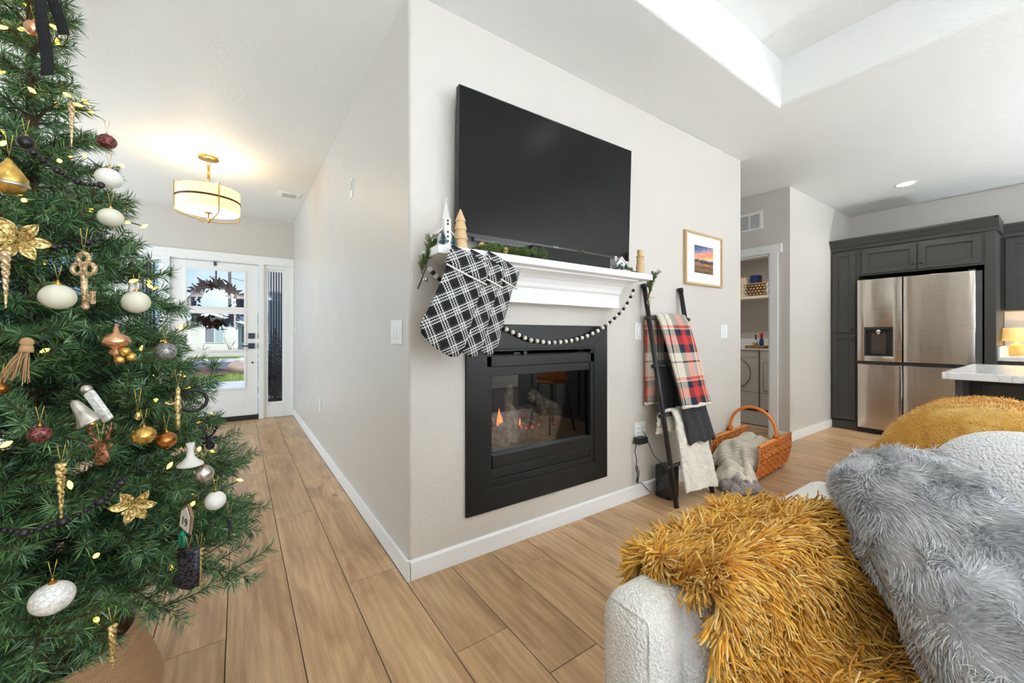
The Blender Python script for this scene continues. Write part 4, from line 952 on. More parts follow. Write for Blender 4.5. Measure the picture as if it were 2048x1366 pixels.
# knitted plaid stockings hung from the mantel
def plaid_knit():
    s = NT('plaid_knit'); co = s.coord(); mp = s.mapping(co, (1, 1, 1), (0, R(43), 0)); sx = s.n('SeparateXYZ'); s.set(sx.inputs[0], mp)
    def bands(v, per, o):
        f = s.math('FRACT', s.math('ADD', s.math('DIVIDE', v, per), o)); inb = s.math('GREATER_THAN', f, .50)
        st = s.math('GREATER_THAN', s.math('SINE', s.math('MULTIPLY', s.math('SUBTRACT', f, .5), 2 * math.pi * 6.0)), -.15); return s.math('MULTIPLY', inb, st)
    a = bands(sx.outputs[0], .072, .1); b = bands(sx.outputs[2], .072, .3)
    dash = s.math('GREATER_THAN', s.math('SINE', s.math('MULTIPLY', s.math('ADD', sx.outputs[0], s.math('MULTIPLY', sx.outputs[2], -1.)), 620.)), -.30)
    dash2 = s.math('GREATER_THAN', s.math('SINE', s.math('MULTIPLY', s.math('ADD', sx.outputs[0], sx.outputs[2]), 620.)), -.30)
    w = s.math('MAXIMUM', s.math('MULTIPLY', a, dash), s.math('MULTIPLY', b, dash2))
    s.p(Base_Color=s.mix(w, lin((16, 16, 17)), lin((232, 232, 228))), Roughness=.9)
    s.bump(s.math('ADD', w, s.noise(co, 260, 2)), .6, .004); MATS['plaid_knit'] = s.m; return s.m
M_plaid = plaid_knit(); M_pipe = mat('white_piping', (240, 240, 236), .8)
def stocking(lab, org, rot, yaw):
    t = thing('stocking', lab, 'stocking', org, 'plaid stockings on the mantel')
    X = Matrix.Translation(org) @ Matrix.Rotation(yaw, 4, 'Z') @ Matrix.Rotation(rot, 4, 'Y')
    def O(mb, name, m, **k):
        me_o = put(name, mb, m, None, **k); me_o.matrix_world = X; me_o.parent = t; me_o.matrix_parent_inverse = Matrix.Translation(org).inverted(); return me_o
    # local frame: x along the cuff, z up, origin at the upper outer corner
    leg = [(.002, -.07), (.09, -.07), (.186, -.07), (.190, -.16), (.194, -.26), (.20, -.34), (.20, -.40), (.185, -.435), (.15, -.448), (.09, -.44), (.04, -.425), (-.005, -.40), (-.022, -.37), (-.018, -.33), (-.006, -.26), (0, -.16)]
    O(MB().puff(leg, .018), 'leg', M_plaid, smooth=True)
    cuff = [(-.006, 0), (.05, .004), (.1, .004), (.15, .002), (.196, -.004), (.2, -.05), (.198, -.092), (.15, -.094), (.1, -.095), (.05, -.094), (-.008, -.09), (-.008, -.05)]
    O(MB().puff(cuff, .024), 'cuff', M_plaid, smooth=True)
    O(MB().tube([(-.008, -.020, -.094), (.05, -.026, -.098), (.1, -.027, -.099), (.15, -.026, -.098), (.198, -.020, -.096)], .0042, 6), 'piping', M_pipe, smooth=True)
    O(MB().tube([(.0, 0, -.01), (-.002, .012, .004), (.010, .012, .004), (.012, 0, -.01)], .003, 5), 'hanging_loop', M_pipe)
stocking('plaid stocking hanging at the mantel end next to the wall corner', (.747, 1.515, 1.512), R(20), R(0))
stocking('middle plaid stocking of three, half covered by the one beside the corner', (.848, 1.532, 1.508), R(20), R(3))
stocking('innermost plaid stocking of three, nearest the soundbar', (.945, 1.546, 1.514), R(21), R(5))

# ------------------------------------------------------------------ switches, outlets, picture
M_plate = mat('white_plate', (242, 242, 238), .4)
def plate(name, lab, cat, c, w, h, face, kind, n=1):
    """face '-y' on the fireplace wall, '-x' on the hall wall (plate turns toward -x)"""
    t = thing(name, lab, cat, c)
    X = Matrix.Translation(c) @ (Matrix.Identity(4) if face == '-y' else Matrix.Rotation(R(-90), 4, 'Z'))
    put('plate', MB().box(-w / 2, w / 2, -.006, 0, -h / 2, h / 2).xf(X), M_plate, t, bevel=.002)
    for i in range(n):
        x = (i - (n - 1) / 2) * .046
        if kind == 'rocker':
            put('rocker', MB().box(x - .0165, x + .0165, -.009, -.006, -.033, .033).box(x - .014, x + .014, -.011, -.009, -.03, 0).xf(X), M_white, t, bevel=.001)
        elif kind == 'outlet':
            f = put('socket', MB().box(x - .0165, x + .0165, -.0085, -.006, -.033, .033).xf(X), M_white, t, bevel=.001)
            put('slots', MB().box(x - .008, x - .005, -.009, -.0084, .010, .02).box(x + .005, x + .008, -.009, -.0084, .010, .02).box(x - .008, x - .005, -.009, -.0084, -.02, -.010).box(x + .005, x + .008, -.009, -.0084, -.02, -.010).xf(X), M_black, f)
        else:
            put('screen', MB().box(-w * .35, w * .35, -.010, -.006, -h * .1, h * .38).xf(X), mat('lcd', (200, 204, 198), .3), t)
    return t
plate('light_switch', 'three gang white rocker switch on the hall wall near the corner', 'switch', (XC, 1.93, 1.147), .165, .118, '-x', 'rocker', 3)
plate('light_switch', 'small white switch on the hall wall beside the entry door', 'switch', (XC, 6.17, 1.20), .072, .118, '-x', 'rocker', 1)
plate('wall_chime', 'white door chime box high on the hall wall', 'door chime', (XC, 2.876, 2.148), .075, .13, '-x', 'lcd')
plate('wall_outlet', 'white outlet low on the hall wall', 'outlet', (XC, 4.15, .464), .072, .118, '-x', 'outlet')
plate('light_switch', 'single white rocker switch between fireplace and ladder', 'switch', (2.292, YF, 1.158), .072, .118, '-y', 'rocker')
plate('light_switch', 'double white rocker switch under the framed picture', 'switch', (3.457, YF, 1.165), .118, .118, '-y', 'rocker', 2)
plate('wall_outlet', 'white double outlet low behind the ladder with a plug in it', 'outlet', (2.315, YF, .467), .118, .118, '-y', 'outlet', 2)
PA = thing('power_adapter', 'black plug-in power adapter with tangled cord below the outlet', 'power adapter', (2.29, 1.74, .38))
put('brick', MB().box(2.235, 2.325, 1.70, 1.757, .385, .43), M_black, PA, bevel=.006)
put('cord', MB().tube([(2.24, 1.735, .39), (2.225, 1.735, .34), (2.245, 1.735, .27), (2.235, 1.735, .22), (2.255, 1.735, .17), (2.238, 1.735, .13), (2.26, 1.738, .11), (2.27, 1.735, .19), (2.25, 1.735, .235), (2.252, 1.735, .12), (2.30, 1.735, .105), (2.36, 1.735, .05), (2.40, 1.735, .02)], .003, 6), M_black, PA, smooth=True)
RT = thing('wireless_router', 'black upright router box standing on the floor behind the ladder', 'router', (2.47, 1.66, 0))
put('case', MB().box(2.41, 2.52, 1.59, 1.71, 0, .225), M_blackgloss, RT, bevel=.012)
put('indicator', MB().box(2.445, 2.475, 1.5885, 1.59, .055, .061), mat('blue_led', (170, 200, 255), .4, emit=((150, 190, 255), 2)), RT)
put('cord', MB().tube([(2.345, 1.75, .45), (2.37, 1.745, .40), (2.43, 1.735, .28), (2.47, 1.70, .225)], .003, 6).tube([(2.52, 1.69, .12), (2.56, 1.69, .14), (2.57, 1.69, .07), (2.53, 1.69, .05), (2.55, 1.69, .01)], .003, 6), M_black, RT)
PC = thing('framed_picture', 'thin oak framed sunset mountain picture with white mat', 'picture', (3.12, YF, 1.745))
px0, px1, pz0, pz1 = 2.846, 3.40, 1.535, 1.956; px0 = 2.85
M_oakf = mat('oak_frame', (196, 164, 116), .5, 0, None, (40, .08))
for bx in ((px0, px0 + .016, pz0, pz1), (px1 - .016, px1, pz0, pz1), (px0 + .016, px1 - .016, pz0, pz0 + .016), (px0 + .016, px1 - .016, pz1 - .016, pz1)):
    put('frame', MB().box(bx[0], bx[1], YF - .024, YF, bx[2], bx[3]), M_oakf, PC, bevel=.001)
put('mat_board', MB().box(px0 + .012, px1 - .012, YF - .012, YF - .002, pz0 + .012, pz1 - .012), mat('mat_white', (244, 243, 238), .7), PC)
s = NT('sunset_print'); sx = s.n('SeparateXYZ'); s.set(sx.inputs[0], s.coord('Generated')); Z, Xc = sx.outputs[2], sx.outputs[0]
n1 = s.noise(s.mapping(s.coord('Generated'), (2, 1, 7)), 1.5, 4, .6, 1.2); n2 = s.noise(s.mapping(s.coord('Generated'), (9, 1, 0)), 1.0, 6, .62); n3 = s.noise(s.mapping(s.coord('Generated'), (3, 1, 14)), 1.2, 3, .5, 2)
skyv = s.math('ADD', Z, s.math('MULTIPLY', s.math('SUBTRACT', n1, .5), .5)); skyv = s.math('SUBTRACT', skyv, s.math('MULTIPLY', s.math('SUBTRACT', Xc, .5), .25))
sky = s.ramp(skyv, [(.48, lin((250, 196, 140))), (.62, lin((236, 132, 84))), (.74, lin((214, 160, 150))), (.86, lin((96, 112, 150))), (1, lin((52, 72, 118)))])
gr = s.ramp(s.math('ADD', Z, s.math('MULTIPLY', s.math('SUBTRACT', n3, .5), .35)), [(.0, lin((40, 32, 28))), (.12, lin((140, 98, 52))), (.22, lin((74, 54, 36))), (.32, lin((178, 128, 66))), (.40, lin((40, 38, 40)))])
ridge = s.math('ADD', .34, s.math('MULTIPLY', n2, .30)); mt = s.mix(s.math('GREATER_THAN', n1, .55), lin((30, 36, 54)), lin((120, 130, 156)))
c = s.mix(s.math('LESS_THAN', Z, ridge), sky, mt); c = s.mix(s.math('LESS_THAN', Z, .36), c, gr)
s.p(Base_Color=c, Roughness=.5)
put('print', MB().box(2.985, 3.262, YF - .0135, YF - .012, 1.635, 1.855), s.m, PC)
# ================================================================== LADDER AND BLANKETS
LD = thing('blanket_ladder', 'black pipe blanket ladder leaning on the wall beside the fireplace', 'ladder', (2.58, 1.51, 0))
def lad_y(z): return 1.51 + .157 * z
for x0, x1 in ((2.362, 2.335), (2.803, 2.775)):
    put('rail', MB().tube([(x0, lad_y(.0), .0), (x1, lad_y(1.48), 1.48)], .0165, 14), M_black, LD, smooth=True)
    put('rail_cap', MB().tube([(x1, lad_y(1.465), 1.465), (x1, lad_y(1.49), 1.49)], .021, 14), M_black, LD, smooth=True)
for z in (1.25, .92, .59, .26):
    rg = put('rung', MB().tube([(2.345, lad_y(z), z), (2.80, lad_y(z), z)], .0115, 10), M_black, LD, smooth=True)
    put('rung_flange', MB().tube([(2.335, lad_y(z), z), (2.31, lad_y(z), z)], .015, 10).tube([(2.79, lad_y(z), z), (2.825, lad_y(z), z)], .015, 10), M_black, rg)
def drape(name, lab, m, x0, x1, zr, zf, zb, off, thick, grp='blankets on the ladder', slant=0., wave=.006, nx=26, bdx=0., nlev=36, hemf=None, flare=0.):
    """a folded blanket over a rung: front part along the ladder slope, back part hanging straight"""
    ry = lad_y(zr); path = []
    n = nlev
    for i in range(n): 
        z = zf + (zr - zf) * i / n; path.append((lad_y(z) - off - flare * (1 - i / n) ** .7, z, 1 - i / n, 0))
    for i in range(9):
        a = math.pi - math.pi * i / 8; path.append((ry + (off - .004) * math.cos(a) * .9, zr + off * .9 * math.sin(a), 0, i / 8))
    for i in range(1, n + 1):
        z = zr - (zr - zb) * i / n; path.append((ry + off * .8 + .0 * i, z, i / n, 1))
    P = []
    for i in range(nx + 1):
        u = i / nx; row = []
        for y, z, q, side in path:
            x = x0 + (x1 - x0) * u + (slant * q if side < .5 else bdx * side)
            dz = 0
            if hemf and side == 0: dz = hemf(u) * q
            wv_ = wave * q * math.sin(u * 9 + 1.3 * q) + wave * .7 * math.sin(u * 17 + z * 6)
            row.append((x, y + wv_ - (.012 * q if side == 0 else 0), z + dz))
        P.append(row)
    return tag(put(name, MB().grid(P), m, smooth=True, solid=thick), lab, 'blanket', grp)
def tartan():
    s = NT('tartan'); co = s.coord(); sx = s.n('SeparateXYZ'); s.set(sx.inputs[0], co); X, Z = sx.outputs[0], sx.outputs[2]
    ws = [(0, (218, 208, 190)), (.16, (214, 204, 188)), (.17, (40, 36, 44)), (.20, (216, 206, 190)), (.34, (196, 192, 184)), (.36, (28, 36, 54)), (.50, (34, 40, 58)), (.52, (196, 52, 44)), (.68, (186, 44, 40)), (.70, (34, 38, 56)), (.82, (220, 210, 192)), (.84, (214, 96, 70)), (.90, (220, 208, 190))]
    def fam(v, per, o):
        f = s.math('FRACT', s.math('ADD', s.math('DIVIDE', v, per), o)); r = s.ramp(f, [(p, lin(c)) for p, c in ws]); r.node.color_ramp.interpolation = 'CONSTANT'; return r
    a = fam(X, .40, .02); b = fam(s.math('MULTIPLY', Z, 1.), .36, .56)
    tw = s.math('GREATER_THAN', s.math('SINE', s.math('MULTIPLY', s.math('ADD', X, Z), 1200.)), 0.)
    c = s.mix(s.math('ADD', s.math('MULTIPLY', tw, .22), .39), a, b)
    s.p(Base_Color=c, Roughness=.9); s.bump(s.noise(co, 160, 3), .4, .004); MATS['tartan'] = s.m; return s.m
M_tart = tartan()
T1 = drape('plaid_throw', 'red navy and cream tartan throw folded over the top ladder rung', M_tart, 2.405, 2.735, 1.25, .655, .66, .034, .016, flare=.052, slant=.045, wave=.006, bdx=-.06)
M_sherpa = mat('sherpa', (238, 232, 220), .95, 0, (70, 1.0, .01)); hem = MB()
hem.tube([(2.448 + .33 * i / 12, lad_y(.655) - .098 + .006 * math.sin(i / 12 * 9), .648 + .002 * math.sin(i * 2)) for i in range(13)], .014, 8)
hem2 = MB(); hem2.tube([(2.345 + .33 * i / 12, lad_y(1.25) + .030 + .006 * math.sin(i / 12 * 9), .652) for i in range(13)], .013, 8)
put('sherpa_hem', hem, M_sherpa, T1, smooth=True); put('sherpa_hem', hem2, M_sherpa, T1, smooth=True)
s = NT('rib_knit'); sx = s.n('SeparateXYZ'); s.set(sx.inputs[0], s.coord()); w = s.math('SINE', s.math('MULTIPLY', sx.outputs[0], 520.))
s.p(Base_Color=s.ramp(s.math('ADD', s.math('MULTIPLY', w, .5), .5), [(0, lin((44, 45, 48))), (1, lin((76, 77, 82)))]), Roughness=.95); s.bump(w, .8, .005)
drape('knit_throw', 'dark grey ribbed knit throw hanging from the second ladder rung', s.m, 2.46, 2.745, .92, .385, .50, .030, .018, flare=.035, slant=.05, wave=.008, bdx=-.05, hemf=lambda u: .02 * math.sin(u * 7) - .03 * (u > .9) + .03 * u)
FU = drape('faux_fur_throw', 'cream faux fur throw with wavy pile over the lower ladder rung', M_sherpa, 2.415, 2.755, .59, .075, .46, .034, .022, slant=.035, wave=.012, bdx=-.085, hemf=lambda u: .015 * math.sin(u * 5))
md = FU.modifiers.new('sub', 'SUBSURF'); md.levels = 1; md.render_levels = 1
tx = bpy.data.textures.new('fur_lumps', 'CLOUDS'); tx.noise_scale = .035; md = FU.modifiers.new('lumps', 'DISPLACE'); md.texture = tx; md.strength = .018; md.mid_level = .5; md.texture_coords = 'GLOBAL'

# ------------------------------------------------------------------ wicker log basket with blankets
BX = Matrix.Translation((3.53, 1.565, 0)) @ Matrix.Rotation(R(4.0), 4, 'Z')
BK = thing('wicker_basket', 'orange-brown wicker log basket with arched handle on the floor', 'basket', (3.53, 1.565, 0))
M_wick = island_mat('wicker', [(176, 88, 24), (206, 112, 36), (222, 134, 54), (160, 74, 18)], .32, spec=.5)
BL, HW = .36, .165
def uprof(t):                       # t -1..1 around the trough, near side to far side
    a = abs(t); sg = 1 if t > 0 else -1
    if a < .42: return (sg * HW * .80 * a / .42, .014 + .01 * (a / .42) ** 2)
    q = (a - .42) / .58; return (sg * (HW * .80 + .045 * math.sin(q * 2.0)), .024 + .262 * q)
NC = 44
for nm, rng_ in (('bottom_weave', (-.40, .40)), ('side_weave', (-1, -.42)), ('side_weave', (.42, 1))):
    mb = MB()
    for i in range(NC):
        t = -1 + 2 * i / (NC - 1)
        if not (rng_[0] - .01 <= t <= rng_[1] + .01): continue
        y, z = uprof(t); y2, z2 = uprof(min(1, t + .02)); y1, z1 = uprof(max(-1, t - .02)); nrm = Vector((0, -(z2 - z1), y2 - y1)).normalized() * -1
        end = BL * (1 - .10 * max(0, abs(t) - .4))
        pts = []
        for k in range(49):
            x = -end + 2 * end * k / 48; wv_ = .006 * math.sin(k / 48 * math.pi * 16 + (math.pi if i % 2 else 0)); pts.append((x, y + nrm.y * wv_, z + nrm.z * wv_))
        mb.tube(pts, .0068, 6)
    put(nm, mb.xf(BX), M_wick, BK, smooth=True)
rb = MB()
for k in range(17):
    x = -BL * .96 + 2 * BL * .96 * k / 16; rb.tube([(x, uprof(t / 10)[0], uprof(t / 10)[1]) for t in range(-10, 11)], .005, 5)
put('rib', rb.xf(BX), M_wick, BK, smooth=True)
for sg in (-1, 1):
    y, z = uprof(sg); put('rim', MB().tube([(-BL * .95, y, z + .008), (0, y, z + .010), (BL * .95, y, z + .008)], .014, 8).xf(BX), M_wick, BK, smooth=True)
y, z = uprof(1); hd = []
for i in range(21):
    a = math.pi * i / 20; hd.append((.0, -math.cos(a) * y * 1.02, z + .01 + .235 * math.sin(a) ** .8))
hn = put('handle', MB().tube(hd, .0125, 10).xf(BX), M_wick, BK, smooth=True)
wr = MB()
for sg in (-1, 1):
    for k in range(4): wr.tube([(-.025 + .016 * k, sg * (y + .012), z - .04), (-.012 + .008 * k, sg * (y + .014), z + .02), (0, sg * y, z + .05)], .006, 6)
    wr.tube([(-.025, sg * y, z + .03), (.025, sg * (y + .005), z + .045)], .018, 8)
put('handle_binding', wr.xf(BX), M_wick, hn, smooth=True)
def heap(name, lab, m, c, sx_, sy_, h, seed, fold=12, rot=0, thick=.01, amp=.3):
    P = []; nu, nv = 44, 34
    for i in range(nu + 1):
        row = []
        for j in range(nv + 1):
            u, v = i / nu * 2 - 1, j / nv * 2 - 1; e = max(0, 1 - (u * u) ** 1.6) * max(0, 1 - (v * v) ** 1.6)
            f = noise.noise((u * fold * .25 + seed, v * 1.3, seed)); f2 = noise.noise((u * 3 + seed, v * 3, 1 + seed))
            x, y = u * sx_ * (1 + .15 * f2), v * sy_ * (1 + .2 * f); z_ = h * e ** .55 * (1 + amp * f + .2 * f2)
            X_ = x * math.cos(rot) - y * math.sin(rot); Y_ = x * math.sin(rot) + y * math.cos(rot); row.append((c[0] + X_, c[1] + Y_, c[2] + max(z_, 0)))
        P.append(row)
    return tag(put(name, MB().grid(P), m, smooth=True, solid=thick), lab, 'blanket', 'blankets in the basket')
s = NT('cable_knit'); co = s.coord(); wv = s.n('TexWave', wave_type='BANDS', bands_direction='DIAGONAL', Scale=26., Distortion=2.2); s.set(wv.inputs['Vector'], co)
s.p(Base_Color=s.ramp(wv.outputs[0], [(0, lin((176, 164, 144))), (.6, lin((232, 224, 208)))]), Roughness=.95); s.bump(wv.outputs[0], .8, .008); M_cable = s.m
heap('cable_knit_blanket', 'oatmeal ribbed knit blanket folded on top in the basket', M_cable, (3.40, 1.565, .11), .31, .155, .185, 3.1, 6, R(4), amp=.12)
kb = heap('crumpled_blanket', 'cream crumpled throw spilling out of the basket mouth', mat('cream_cloth', (218, 208, 190), .95, 0, (60, .5)), (3.10, 1.50, .012), .13, .13, .13, 8.3, 16, R(20), amp=.5)
gf = heap('fringed_blanket', 'grey-brown fringed throw trailing on the floor at the basket mouth', mat('mottled_fur', (150, 140, 136), .95, 0, (90, 1, .01), (55, .35)), (3.00, 1.41, .01), .14, .085, .075, 5.2, 14, R(-18), amp=.5)
n = 900; a = rng.uniform(0, 6.28, n); q = np.sqrt(rng.random(n)); c_, s_n = math.cos(R(-18)), math.sin(R(-18)); ex, ey = q * np.cos(a) * .14, q * np.sin(a) * .085
root = np.column_stack([3.00 + ex * c_ - ey * s_n, 1.41 + ex * s_n + ey * c_, .02 + .07 * (1 - q ** 2)])
strands('fringe', root, np.column_stack([np.cos(a) - .3, np.sin(a) - .4, np.full(n, .2)]), rng.uniform(.02, .04, n), .004, 2, bend=(0, 0, -1.), mats=island_mat('fringe_fur', [(96, 88, 88), (150, 142, 138), (196, 190, 184)], .9), parent=gf)

# return-air grille over the laundry door
GR = thing('return_air_grille', 'white louvred return air grille above the laundry door', 'vent', (4.83, 2.145, 2.33))
put('frame', MB().box(4.818, 4.83, 2.03, 2.06, 2.325, 2.53).box(4.818, 4.83, 2.50, 2.53, 2.325, 2.53).box(4.818, 4.83, 2.06, 2.50, 2.325, 2.352).box(4.818, 4.83, 2.06, 2.50, 2.503, 2.53).box(4.82, 4.83, 2.16, 2.175, 2.35, 2.505), M_white, GR, bevel=.002)
put('backing', MB().box(4.829, 4.8305, 2.06, 2.50, 2.35, 2.505), mat('vent_dark', (110, 110, 108), .8), GR)
for i in range(9): put('louver', MB().box(-.006, .006, 2.06, 2.50, -.0018, .0018).xf(Matrix.Translation((4.823, 0, 2.362 + i * .0165)) @ Matrix.Rotation(R(35), 4, 'Y')), M_white, GR)

# ------------------------------------------------------------------ laundry
M_wash = mat('washer_white', (226, 227, 226), .35); M_line = mat('seam_grey', (120, 122, 124), .5)
def machine(name, lab, y0, y1, rnd):
    t = thing(name, lab, 'washing machine' if not rnd else 'dryer', (6.72, (y0 + y1) / 2, 0)); x0, x1 = 6.36, 7.05
    put('cabinet', MB().box(x0, x1, y0, y1, .03, .905), M_wash, t, bevel=.012)
    put('top', MB().box(x0 - .008, x1, y0 - .002, y1 + .002, .905, .93), M_wash, t, bevel=.01)
    put('console', MB().prism([(6.86, .93), (7.05, .93), (7.05, 1.08), (6.92, 1.08)], 1, y0, y1), M_wash, t, bevel=.006)
    put('dial', MB().tube([(6.895, y0 + .18, 1.0), (6.87, y0 + .18, .99)], .032, 16).tube([(6.895, y0 + .30, 1.0), (6.875, y0 + .30, .99)], .02, 16), M_chrome, t)
    put('toe_panel', MB().box(x0 - .002, x0 + .01, y0 + .01, y1 - .01, .275, .281), M_line, t)
    put('foot', MB().box(x0 + .02, x1 - .02, y0 + .02, y1 - .02, 0, .03), M_black, t)
    yc = (y0 + y1) / 2
    if rnd:
        d = put('door', MB().tube([(x0 - .006, yc, .56), (x0 + .004, yc, .56)], .235, 40), M_wash, t, smooth=False); put('door_ring', MB().tube(arc((x0 - .006, yc, .56), .235, 0, 6.2832 * 47 / 48, 47, 'yz'), .006, 6, closed=True), M_line, d)
        put('drawer_line', MB().box(x0 - .002, x0 + .01, y0 + .01, y1 - .01, .80, .805), M_line, t)
    else:
        d = put('door', MB().box(x0 - .012, x0, y0 + .08, y1 - .055, .32, .73), M_wash, t, bevel=.02, seg=3)
        put('door_edge', MB().box(x0 - .004, x0 + .002, y0 + .072, y1 - .047, .312, .738), M_line, d, bevel=.02, seg=3)
machine('front_load_dryer', 'white dryer with round door in the laundry room', 2.735, 3.42, True)
machine('washing_machine', 'white washer with square door panel next to the dryer', 2.03, 2.715, False)
SH = thing('laundry_shelf', 'white wall shelf above the laundry machines', 'shelf', (6.9, 2.75, 1.70))
put('board', MB().box(6.70, 7.10, 1.90, 3.55, 1.715, 1.755), mat('shelf_cream', (232, 226, 212), .5), SH, bevel=.003)
put('end_bracket', MB().box(6.72, 7.10, 2.66, 2.70, 1.60, 1.715), M_white, SH)
WB = thing('wire_basket', 'woven rope and wire basket with striped liner on laundry shelf', 'basket', (6.9, 2.9, 1.755))
bx0, bx1, by0, by1 = 6.74, 7.05, 2.66, 3.06
put('body', MB().box(bx0, bx1, by0 + .12, by1, 1.757, 1.95), mat('rope_weave', (196, 160, 108), .9, 0, (60, .9, .02), (60, .25)), WB, bevel=.02)
s = NT('stripe_liner'); sx = s.n('SeparateXYZ'); s.set(sx.inputs[0], s.coord()); s.p(Base_Color=s.mix(s.math('GREATER_THAN', s.math('SINE', s.math('MULTIPLY', s.math('ADD', sx.outputs[1], s.math('MULTIPLY', sx.outputs[2], .4)), 170.)), .1), lin((236, 238, 240)), lin((150, 170, 190))), Roughness=.9)
put('liner', MB().box(bx0 - .004, bx1, by0, by0 + .13, 1.757, 1.975), s.m, WB, bevel=.025)
put('rim', MB().tube([(bx0, by0, 1.955), (bx0, by1, 1.955), (bx1, by1, 1.955), (bx1, by0, 1.955)], .010, 6, closed=True), M_oakf, WB, smooth=True)
wm = MB()
for k in range(6):
    for j in range(4):
        c = (bx0 - .006, by0 + .15 + k * .05 + (.025 if j % 2 else 0), 1.79 + j * .045)
        wm.tube([(c[0], c[1] + .026 * math.cos(R(60 * q + 30)), c[2] + .026 * math.sin(R(60 * q + 30))) for q in range(6)], .003, 4, closed=True)
put('wire_mesh', wm, M_black, WB)
tag(put('detergent_box', MB().box(6.80, 6.95, 2.93, 3.05, 1.96, 2.10), mat('navy_box', (30, 48, 104), .5), bevel=.008), 'navy blue box standing on the wire basket in the laundry', 'box')
tag(put('paper_bag', MB().prism([(3.06, 1.757), (3.2, 1.757), (3.19, 2.07), (3.08, 2.07)], 0, 6.74, 6.9), mat('cream_bag', (222, 204, 176), .8, 0, (30, .6)), bevel=.01), 'cream paper bag on the laundry shelf beside the wire basket', 'bag')
tag(put('wood_tray', MB().box(6.50, 6.80, 2.73, 2.99, .932, .975), mat('tray_wood', (150, 116, 68), .8, 0, (50, .6), (30, .2)), bevel=.006), 'rough wooden tray on top of the dryer', 'tray')
BT_ = thing('spray_bottle', 'blue bottle with red cap standing in the wooden tray', 'bottle', (6.62, 2.80, .975))
put('body', MB().lathe([(.028, 0), (.03, .01), (.03, .085), (.018, .11), (.014, .115)], (6.62, 2.80, .976), 16), mat('label_blue', (40, 70, 130), .4), BT_, smooth=True)
put('cap', MB().lathe([(.017, 0), (.017, .03), (.024, .04), (.026, .075), (.006, .09)], (6.62, 2.80, 1.085), 14), mat('cap_red', (212, 44, 34), .4), BT_, smooth=True)
B2 = thing('pump_bottle', 'clear bottle with grey pump beside the red capped bottle', 'bottle', (6.63, 2.885, .975))
put('body', MB().lathe([(.03, 0), (.03, .07), (.014, .085)], (6.63, 2.885, .976), 16), mat('bottle_white', (222, 222, 220), .4), B2, smooth=True)
put('pump', MB().tube([(6.63, 2.885, 1.05), (6.63, 2.885, 1.13)], .011, 10).box(6.60, 6.64, 2.876, 2.894, 1.12, 1.138), mat('pump_grey', (92, 92, 88), .4), B2)
s = NT('stripe_rug'); sx = s.n('SeparateXYZ'); s.set(sx.inputs[0], s.coord()); s.p(Base_Color=s.mix(s.math('GREATER_THAN', s.math('SINE', s.math('MULTIPLY', sx.outputs[0], 60.)), 0.), lin((214, 204, 190)), lin((112, 106, 104))), Roughness=.95)
tag(put('striped_rug', MB().box(5.35, 6.22, 2.0, 3.3, .0, .009), s.m, bevel=.003), 'cream and grey striped rug on the laundry floor', 'rug')

# ================================================================== KITCHEN
M_steel = NT('brushed_steel'); wv = M_steel.noise(M_steel.mapping(M_steel.coord(), (1, 1, 180)), 2.0, 3)
M_steel.p(Base_Color=lin((196, 188, 178)), Metallic=1.0, Roughness=M_steel.ramp(wv, [(.3, (.20,) * 3), (.7, (.28,) * 3)]))
M_steel.bump(M_steel.noise(M_steel.mapping(M_steel.coord(), (1, 3.0, .55)), 1.6, 2), .22, .05); M_steel = M_steel.m
def shaker(mb, x, y0, y1, z0, z1, fr=.055, t=.02):
    mb.box(x - t, x, y0, y0 + fr, z0, z1).box(x - t, x, y1 - fr, y1, z0, z1).box(x - t, x, y0 + fr, y1 - fr, z0, z0 + fr).box(x - t, x, y0 + fr, y1 - fr, z1 - fr, z1).box(x - t * .45, x, y0 + fr, y1 - fr, z0 + fr, z1 - fr); return mb
M_knob = mat('black_knob', (18, 18, 18), .3)
def knob(p, par): put('knob', MB().tube([p, (p[0] - .02, p[1], p[2])], .006, 8).ball((p[0] - .024, p[1], p[2]), .013, 10), M_knob, par, smooth=True)
KX = 6.04
PN = thing('pantry_cabinet', 'tall narrow charcoal pantry cabinet beside the refrigerator', 'cabinet', (6.4, 1.63, 0))
put('body', MB().box(KX, 6.73, 1.50, 1.762, .10, 2.16).box(KX + .05, 6.73, 1.50, 1.762, 0, .10), M_cab, PN)
d = put('door', shaker(MB(), KX, 1.525, 1.745, 1.165, 2.135), M_cab, PN, bevel=.002); knob((KX - .02, 1.55, 1.20), d)
d = put('door', shaker(MB(), KX, 1.525, 1.745, .12, 1.145), M_cab, PN, bevel=.002); knob((KX - .02, 1.55, 1.085), d)
put('toe_kick', MB().box(KX + .0, KX + .02, 1.50, 1.762, 0, .11), M_cab, PN)
crown = [(0, 2.15), (-.012, 2.16), (-.012, 2.19), (-.03, 2.205), (-.055, 2.25), (-.07, 2.265), (-.07, 2.285), (0, 2.285)]
def crown_run(name, par, x, y0, y1, dz=0):
    P = []
    for y in (y0, y1): P.append([(x + p, y, z + dz) for p, z in crown])
    mb = MB().grid(P); mb.prism([(x + p, z + dz) for p, z in crown], 1, y0 - .001, y0); return put(name, mb, M_cab, par)
crown_run('crown_moulding', PN, KX, 1.50, 1.762)
OV = thing('over_fridge_cabinet', 'charcoal two door cabinet above the refrigerator', 'cabinet', (6.4, 1.0, 1.82))
put('body', MB().box(KX, 6.73, .54, 1.50, 1.83, 2.16), M_cab, OV)
for y0, y1, ky in ((1.01, 1.465, 1.035), (.56, .998, .972)):
    d = put('door', shaker(MB(), KX, y0, y1, 1.85, 2.135), M_cab, OV, bevel=.002); knob((KX - .02, ky, 1.905), d)
crown_run('crown_moulding', OV, KX, .46, 1.50)
